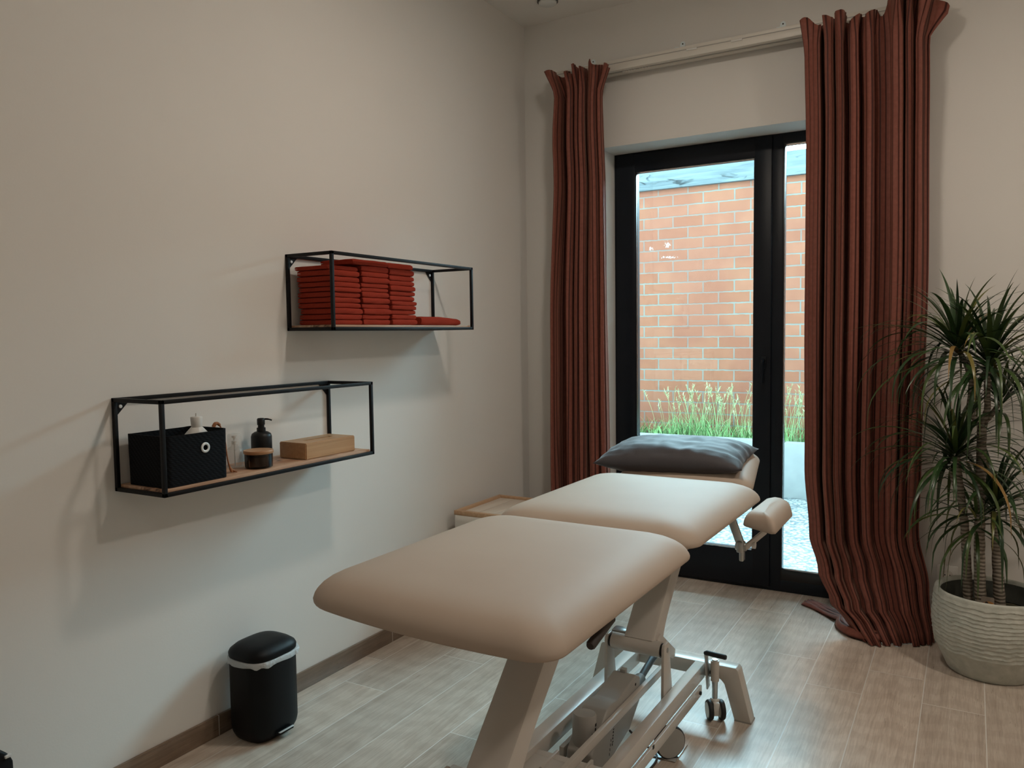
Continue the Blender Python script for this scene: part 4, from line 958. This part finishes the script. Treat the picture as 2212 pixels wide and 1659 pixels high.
# ================================================================== CURTAINS
def curtain(name, label, left, right, yc, amp, nf, ztop, hem=None, N=340, NZ=70, seed=1, flare=None, zmin=0.004):
    rg = random.Random(seed)
    bm = BM(); uvl = bm.loops.layers.uv.new('UVMap')
    ph = [rg.uniform(0, 6.28) for _ in range(8)]
    zs = []
    zlow = zmin
    for k in range(NZ+1):
        s = k/NZ; zs.append(s)
    V = []
    for k in range(NZ+1):
        s = 1-k/NZ                         # 1 top, 0 bottom
        s2 = s if s < 0.9 else s
        row = []
        for i in range(N+1):
            q = i/N
            zt_ = ztop(q)
            z = zlow + (zt_-zlow)*s
            xl, xr = interp(left, z), interp(right, z)
            # main folds: warped phase, slightly drifting downward so folds merge
            wph = 2*PI*nf*(q+0.048*math.sin(2*PI*q*1.7+ph[0])+0.018*math.sin(2*PI*q*3.1+ph[1])) + 0.55*math.sin(z*1.3+ph[2]+q*5)*(1-s)
            f = math.sin(wph)
            f = (abs(f)**0.6)*(1 if f > 0 else -1)
            a_ = amp*(0.75+0.35*math.sin(q*9+ph[3]))*interp([(0.0, 0.9), (1.2, 1.0), (2.3, 0.95), (2.55, 0.75), (2.7, 0.9)], z)
            if nf > 6: a_ *= 0.35+0.95*abs(math.sin(q*5.6+0.9))**0.8
            f2 = 0.34*math.sin(0.43*wph+ph[4])+0.16*math.sin(2.6*wph+ph[4]+0.8*math.sin(z*0.9))
            xo = -0.125*(xr-xl)/nf*math.sin(2*wph+0.35*math.sin(q*7+ph[6]))
            e = min(1, min(q, 1-q)*nf*1.2)
            x = xl+(xr-xl)*q+xo*e
            y = interp(yc, z)-a_*(f+f2)*0.5
            if z < 0.40 and nf > 6:         # foot of the long curtain pushed out over the floor
                tt = (1-z/0.40)**1.5; y = interp(yc, z)+(y-interp(yc, z))*(1-0.45*tt)-0.115*tt*math.sin(PI*min(1, 0.12+q*0.95))*(1.15-q*0.7)+0.03*tt
            if z > 2.52:                    # gathered header frills outward
                hh = min(1, (z-2.52)/0.12); y = min(y, -0.112+0.004*math.sin(wph)) - 0.010*hh*math.sin(wph*1.0+1.1); x += 0.012*hh*math.sin(wph*1.9+ph[5])
            if flare: dx, dy, dz = flare(q, z); x += dx; y += dy; z += dz
            row.append(Vector((x, min(y, -0.012) if z > 0.3 else y, z)))
        V.append(row)
    # arc-length u drives the fine knife pleats
    ulen = [0.0]
    mid = V[NZ//2]
    for i in range(1, N+1): ulen.append(ulen[-1]+(Vector((mid[i].x, mid[i].y, 0))-Vector((mid[i-1].x, mid[i-1].y, 0))).length)
    for k in range(NZ+1):
        base = [p.copy() for p in V[k]]
        for i in range(N+1):
            a_, b_ = base[max(0, i-1)], base[min(N, i+1)]; tx, ty = b_.x-a_.x, b_.y-a_.y; L = math.hypot(tx, ty) or 1
            fr_ = (ulen[i]/0.024) % 1.0; idx = math.floor(ulen[i]/0.024)
            depth = 0.0035+0.0030*noise.noise(Vector((idx*1.7, base[i].z*0.6, seed)))
            saw = (1-fr_/0.85) if fr_ < 0.85 else (fr_-0.85)/0.15
            V[k][i].x += ty/L*depth*saw; V[k][i].y -= tx/L*depth*saw
    vv = [[bm.verts.new(p) for p in row] for row in V]
    for k in range(NZ):
        for i in range(N):
            f = bm.faces.new([vv[k+1][i], vv[k+1][i+1], vv[k][i+1], vv[k][i]])
            for lp, (ii, kk) in zip(f.loops, ((i, k+1), (i+1, k+1), (i+1, k), (i, k))): lp[uvl].uv = (ulen[ii], V[kk][ii].z)
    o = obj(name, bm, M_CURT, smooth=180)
    sm = o.modifiers.new('cloth_thickness', 'SOLIDIFY'); sm.thickness = 0.0025; sm.offset = 0
    tag(o, label, 'curtain', 'rust pleated curtains')
    return o
def top_left(q): return 2.622+0.015*math.sin(q*36)+0.012*math.sin(q*17+1)
def fl_left(q, z):
    h = max(0, min(1, (z-2.50)/0.14))
    dx = -0.028*h*max(0, 1-q/0.22) + 0.052*h*max(0, (q-0.8)/0.2)
    return dx, -0.02*h*max(0, 1-q/0.2), -0.02*h*max(0, 1-q/0.15)
curtain('curtain', 'narrow gathered rust curtain left of the garden door', [(0.0, 0.232), (0.5, 0.228), (1.35, 0.237), (2.2, 0.268), (2.5, 0.283), (2.65, 0.262)],
        [(0.0, 0.525), (0.5, 0.522), (1.35, 0.520), (2.2, 0.516), (2.45, 0.518), (2.65, 0.53)], [(0, -0.10), (2.0, -0.105), (2.5, -0.140), (3, -0.150)], 0.115, 5.5, top_left, N=620, seed=4, flare=fl_left, zmin=0.006)
def top_right(q): 
    b = 2.610+0.016*math.sin(q*46)+0.010*math.sin(q*23+2)
    return b + 0.075*max(0, min(1, (q-0.62)/0.10)) - 0.02*max(0, (q-0.9)/0.1)
def fl_right(q, z):
    h = max(0, min(1, (z-2.48)/0.18))
    return 0.062*h*max(0, (q-0.86)/0.14) - 0.012*h*max(0, 1-q/0.06), -0.02*h*max(0, 1-q/0.06), -0.09*h*max(0, (q-0.93)/0.07)
curtain('curtain', 'wide rust curtain right of the garden door, trailing on the floor', [(0.0, 1.735), (0.05, 1.69), (0.12, 1.615), (0.25, 1.553), (0.40, 1.514), (0.7, 1.490), (1.35, 1.484), (2.2, 1.484), (2.6, 1.476)],
        [(0.0, 2.010), (0.2, 1.985), (0.45, 1.940), (0.75, 1.945), (1.5, 1.958), (2.2, 1.950), (2.65, 1.945)], [(0, -0.235), (0.06, -0.20), (0.3, -0.135), (0.7, -0.12), (2.0, -0.120), (2.5, -0.150), (3, -0.158)], 0.135, 7.5, top_right, N=1000, seed=9, flare=fl_right)
# the hem spreading on the floor: part of the right curtain
right_curtain = bpy.data.objects['curtain.001']
def cloth_strip(name, path, wid, lift, seed, side=(0, 0, 1)):
    bm = BM(); uvl = bm.loops.layers.uv.new('UVMap'); rows = []
    pts = catmull(path, 8); n = len(pts); K = 14
    for i, p in enumerate(pts):
        d_ = (pts[min(i+1, n-1)]-pts[max(0, i-1)]); d_.z = 0; d_.normalize(); s = Vector((-d_.y, d_.x, 0)); row = []
        for k in range(K+1):
            q = -1+2*k/K; h_ = lift*math.sqrt(max(0, 1-q*q*0.97))
            h_ += 0.004*math.sin(k*1.9+i*0.35+seed)*(1-q*q)
            row.append(bm.verts.new((p.x+s.x*q*wid/2, p.y+s.y*q*wid/2, max(0.0025, p.z+h_))))
        rows.append(row)
    for i in range(n-1):
        for k in range(K):
            f = bm.faces.new([rows[i][k], rows[i+1][k], rows[i+1][k+1], rows[i][k+1]])
            for lp, (ii, kk) in zip(f.loops, ((i, k), (i+1, k), (i+1, k+1), (i, k+1))): lp[uvl].uv = (kk*wid/K*1.2, ii*0.02)
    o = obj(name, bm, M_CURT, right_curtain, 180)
    sm = o.modifiers.new('cloth_thickness', 'SOLIDIFY'); sm.thickness = 0.003; sm.offset = 1
    return o
cloth_strip('hem_fold', [(1.470, 0.072, 0.0), (1.53, 0.03, 0.0), (1.60, -0.04, 0.002), (1.68, -0.12, 0.01), (1.74, -0.17, 0.02)], 0.085, 0.016, 1)
cloth_strip('hem_fold', [(1.660, -0.130, 0.0), (1.668, -0.190, 0.0), (1.705, -0.248, 0.0), (1.765, -0.272, 0.0), (1.815, -0.262, 0.004)], 0.075, 0.040, 2)

# ================================================================== PLANT
PX, PY = 2.205, -0.375
t = thing('flower_pot', 'large pale grey-green pot with wavy ridges beside the right curtain', 'pot', (PX, PY, 0.0002))
bm = BM(); seg = 160; rings = []
zs = [0.0, 0.004, 0.03, 0.06, 0.085, 0.092]
prof = [(0.140, 0.0), (0.146, 0.004), (0.158, 0.03), (0.171, 0.058), (0.180, 0.080), (0.186, 0.092)]
n = 130
for k in range(n+1):
    z = lerp(0.095, 0.298, k/n); s = (z-0.095)/0.203
    prof.append((0.188+0.0135*math.sin(min(1, s*1.6)*PI/2)-0.016*max(0, s-0.45), z))
prof += [(0.192, 0.304), (0.190, 0.309), (0.184, 0.310), (0.176, 0.306), (0.172, 0.295)]
L_ = []
for r, z in prof:
    lp = []
    for q in range(seg):
        a = 2*PI*q/seg; rr = r
        if 0.095 <= z <= 0.292:
            wav = 0.0085*noise.noise(Vector((math.cos(a)*5, math.sin(a)*5, z*14)))+0.003*noise.noise(Vector((math.cos(a)*22, math.sin(a)*22, z*30)))
            ph_ = ((z+wav-0.095)/0.0155) % 1.0
            rr += 0.0042*(1-ph_)**1.6 * (0.7+0.5*noise.noise(Vector((math.cos(a)*14, math.sin(a)*14, z*60))))
        lp.append((rr*math.cos(a), rr*math.sin(a), z))
    L_.append(lp)
loft(bm, L_, True, False); obj('pot_body', bm, M_POT, t, 60)
bm = BM(); loft(bm, [[(r*math.cos(2*PI*q/seg), r*math.sin(2*PI*q/seg), z) for q in range(seg)] for r, z in ((0.1715, 0.296), (0.168, 0.26), (0.165, 0.225))], False, False); obj('inner_wall', bm, M_POTIN, t, 60)
bm = BM(); loft(bm, [[(r*math.cos(2*PI*q/40), r*math.sin(2*PI*q/40), 0.222+0.006*noise.noise(Vector((r*30*math.cos(q), r*30*math.sin(q), 0)))) for q in range(40)] for r in (0.166, 0.12, 0.07, 0.02)], False, True)
o = obj('potting_soil', bm, M_SOIL, smooth=180); o.location = (PX, PY, 0.0002); tag(o, 'dark potting soil inside the grey-green pot', 'soil', kind='stuff')

t = thing('dracaena_plant', 'tall dragon tree with ringed stems and drooping narrow leaves in the grey-green pot', 'plant', (0, 0, 0))
Y0 = PY
def stem(name, pts, r0, r1):
    bm = BM(); q = catmull(pts, 8); n = len(q)
    add_tube(bm, q, [lerp(r0, r1, i/(n-1))*(1+0.06*math.sin(i*2.4)) for i in range(n)], 12); return obj(name, bm, M_STEM, t, 60)
s1 = stem('stem', [(2.172, Y0, 0.215), (2.163, Y0, 0.40), (2.160, Y0+0.01, 0.60), (2.160, Y0+0.01, 0.78), (2.160, Y0, 0.95)], 0.020, 0.016)
stem('branch', [(2.160, Y0, 0.94), (2.132, Y0, 0.965), (2.120, Y0, 1.02), (2.125, Y0+0.01, 1.08), (2.105, Y0+0.01, 1.16), (2.080, Y0+0.01, 1.215)], 0.011, 0.009)
stem('branch', [(2.160, Y0, 0.94), (2.176, Y0-0.005, 1.0), (2.173, Y0-0.02, 1.08), (2.178, Y0-0.02, 1.17)], 0.012, 0.010)
stem('branch', [(2.162, Y0, 0.94), (2.188, Y0+0.02, 0.97), (2.215, Y0+0.03, 1.02)], 0.010, 0.008)
stem('stem', [(2.130, Y0+0.02, 0.215), (2.120, Y0+0.02, 0.40), (2.110, Y0+0.01, 0.55), (2.092, Y0, 0.69), (2.078, Y0, 0.81)], 0.017, 0.013)
stem('branch', [(2.095, Y0, 0.66), (2.072, Y0+0.01, 0.70), (2.060, Y0+0.02, 0.76)], 0.008, 0.007)
stem('stem', [(2.235, Y0+0.03, 0.215), (2.222, Y0+0.03, 0.40), (2.210, Y0+0.03, 0.60)], 0.021, 0.015)
def crown(c, n, L0, seed, tilt=(0, 0, 1), lo=-0.1, yel=0.1, wd=0.014):
    bm = BM(); lay = bm.verts.layers.float.new('tint'); rg = random.Random(seed); c = Vector(c)
    for i in range(n):
        f = (i+0.5)/n; az = i*2.399963+rg.uniform(-0.25, 0.25)
        elev = lerp(1.45, lo, f**0.8)+rg.uniform(-0.12, 0.12)     # inner leaves upright, outer ones hang
        L = L0*lerp(0.72, 1.05, min(1, f*2))*rg.uniform(0.82, 1.12)
        droop = lerp(0.45, 2.7, f**0.5)*rg.uniform(0.7, 1.2)
        tint = rg.uniform(0, 0.75) if rg.random() > yel else rg.uniform(0.8, 1.0)
        d_ = Vector((math.cos(az), math.sin(az), 0)); s = Vector((-d_.y, d_.x, 0)); p = c+Vector((0, 0, lerp(0.035, -0.05, f)))+d_*0.008; ang = elev; prev = None; NS = 12; w_ = wd*rg.uniform(0.75, 1.15)
        tw = rg.uniform(-0.35, 0.35)
        for k in range(NS+1):
            u = k/NS; ww = w_*min(1, 0.45+u*5)*(1-max(0, (u-0.35)/0.65)**1.6)
            dirv = d_*math.cos(ang)+Vector((0, 0, math.sin(ang))); nrm = s.cross(dirv); s2 = (s*math.cos(tw*u)+nrm*math.sin(tw*u))
            if k == NS: cur = [bm.verts.new(p)]
            else: cur = [bm.verts.new(p-s2*ww/2+nrm*ww*0.10), bm.verts.new(p), bm.verts.new(p+s2*ww/2+nrm*ww*0.10)]
            for v in cur: v[lay] = min(1.0, tint + (0.5*max(0, u-0.86)/0.14 if rg.random() < 0.6 else 0))
            if prev:
                if len(cur) == 3:
                    bm.faces.new([prev[0], prev[1], cur[1], cur[0]]); bm.faces.new([prev[1], prev[2], cur[2], cur[1]])
                else: bm.faces.new([prev[0], prev[1], cur[0]]); bm.faces.new([prev[1], prev[2], cur[0]])
            prev = cur
            p = p+dirv*(L/NS)
            if p.y > -0.03: p.y = -0.03
            if p.x < 2.04 and p.y > -0.26: p.y = -0.26
            ang = max(-1.5, ang-droop/NS*(0.4+1.3*u))
    return obj('leaf_crown', bm, M_LEAF, t, 180)
crown((2.180, Y0-0.02, 1.175), 86, 0.42, 1, yel=0.12, wd=0.017)
crown((2.074, Y0-0.02, 1.225), 82, 0.40, 2, yel=0.14, wd=0.017)
crown((2.222, Y0+0.03, 1.025), 48, 0.30, 3, yel=0.10, wd=0.012)
crown((2.075, Y0, 0.825), 88, 0.40, 4, yel=0.15, wd=0.016)
crown((2.058, Y0+0.02, 0.775), 22, 0.26, 5, yel=0.15, wd=0.011)
crown((2.210, Y0+0.03, 0.625), 72, 0.36, 6, yel=0.15, wd=0.016)
crown((2.150, Y0-0.02, 0.575), 26, 0.30, 8, yel=0.2, lo=-0.6, wd=0.013)
tg = thing('plant_tag', 'plant tag card with an orange round picture stuck in the pot soil', 'plant tag', (2.190, -0.487, 0.221), math.radians(-12))
bm = BM(); add_prism(bm, rrect(-0.021, 0, 0.021, 0.092, 0.006, 4), -0.0006, 0.0006, 'y'); obj('card', bm, M_TAGCARD, tg, 0)
bm = BM(); add_prism(bm, [(0.005+0.0205*math.cos(2*PI*k/28), 0.060+0.0165*math.sin(2*PI*k/28)) for k in range(28)], -0.0016, -0.0007, 'y'); pc = obj('round_picture', bm, M_TAGORANGE, tg, 0)
bm = BM()
for (x, z, a, b_) in ((0.013, 0.053, 0.0055, 0.0045), (-0.003, 0.068, 0.006, 0.007)): add_prism(bm, [(x+a*math.cos(2*PI*k/14), z+b_*math.sin(2*PI*k/14)) for k in range(14)], -0.0021, -0.0017, 'y')
obj('picture_spot', bm, M_DKGRIP, pc, 0)

# wall socket half hidden by the pot
t = thing('wall_socket', 'white wall socket low on the wall behind the flower pot', 'socket', (2.05, -0.0003, 0.245))
bm = BM(); add_box(bm, (-0.04, -0.010, -0.04), (0.04, 0, 0.04), 0.003); obj('cover_plate', bm, M_WHITEPL, t)
bm = BM(); add_lathe(bm, [(0.0215, 0), (0.0215, 0.0012), (0.0, 0.0006)], seg=28, mat=Matrix.Translation((0, -0.0101, 0)) @ Matrix.Rotation(PI/2, 4, 'X')); obj('socket_recess', bm, M_ALU, t)
bm = BM()
for x in (-0.0095, 0.0095): add_lathe(bm, [(0, 0), (0.0026, 0), (0.0026, 0.0003), (0, 0.0003)], seg=10, mat=Matrix.Translation((x, -0.0115, 0)) @ Matrix.Rotation(PI/2, 4, 'X'))
obj('contact_hole', bm, M_DARK, t)
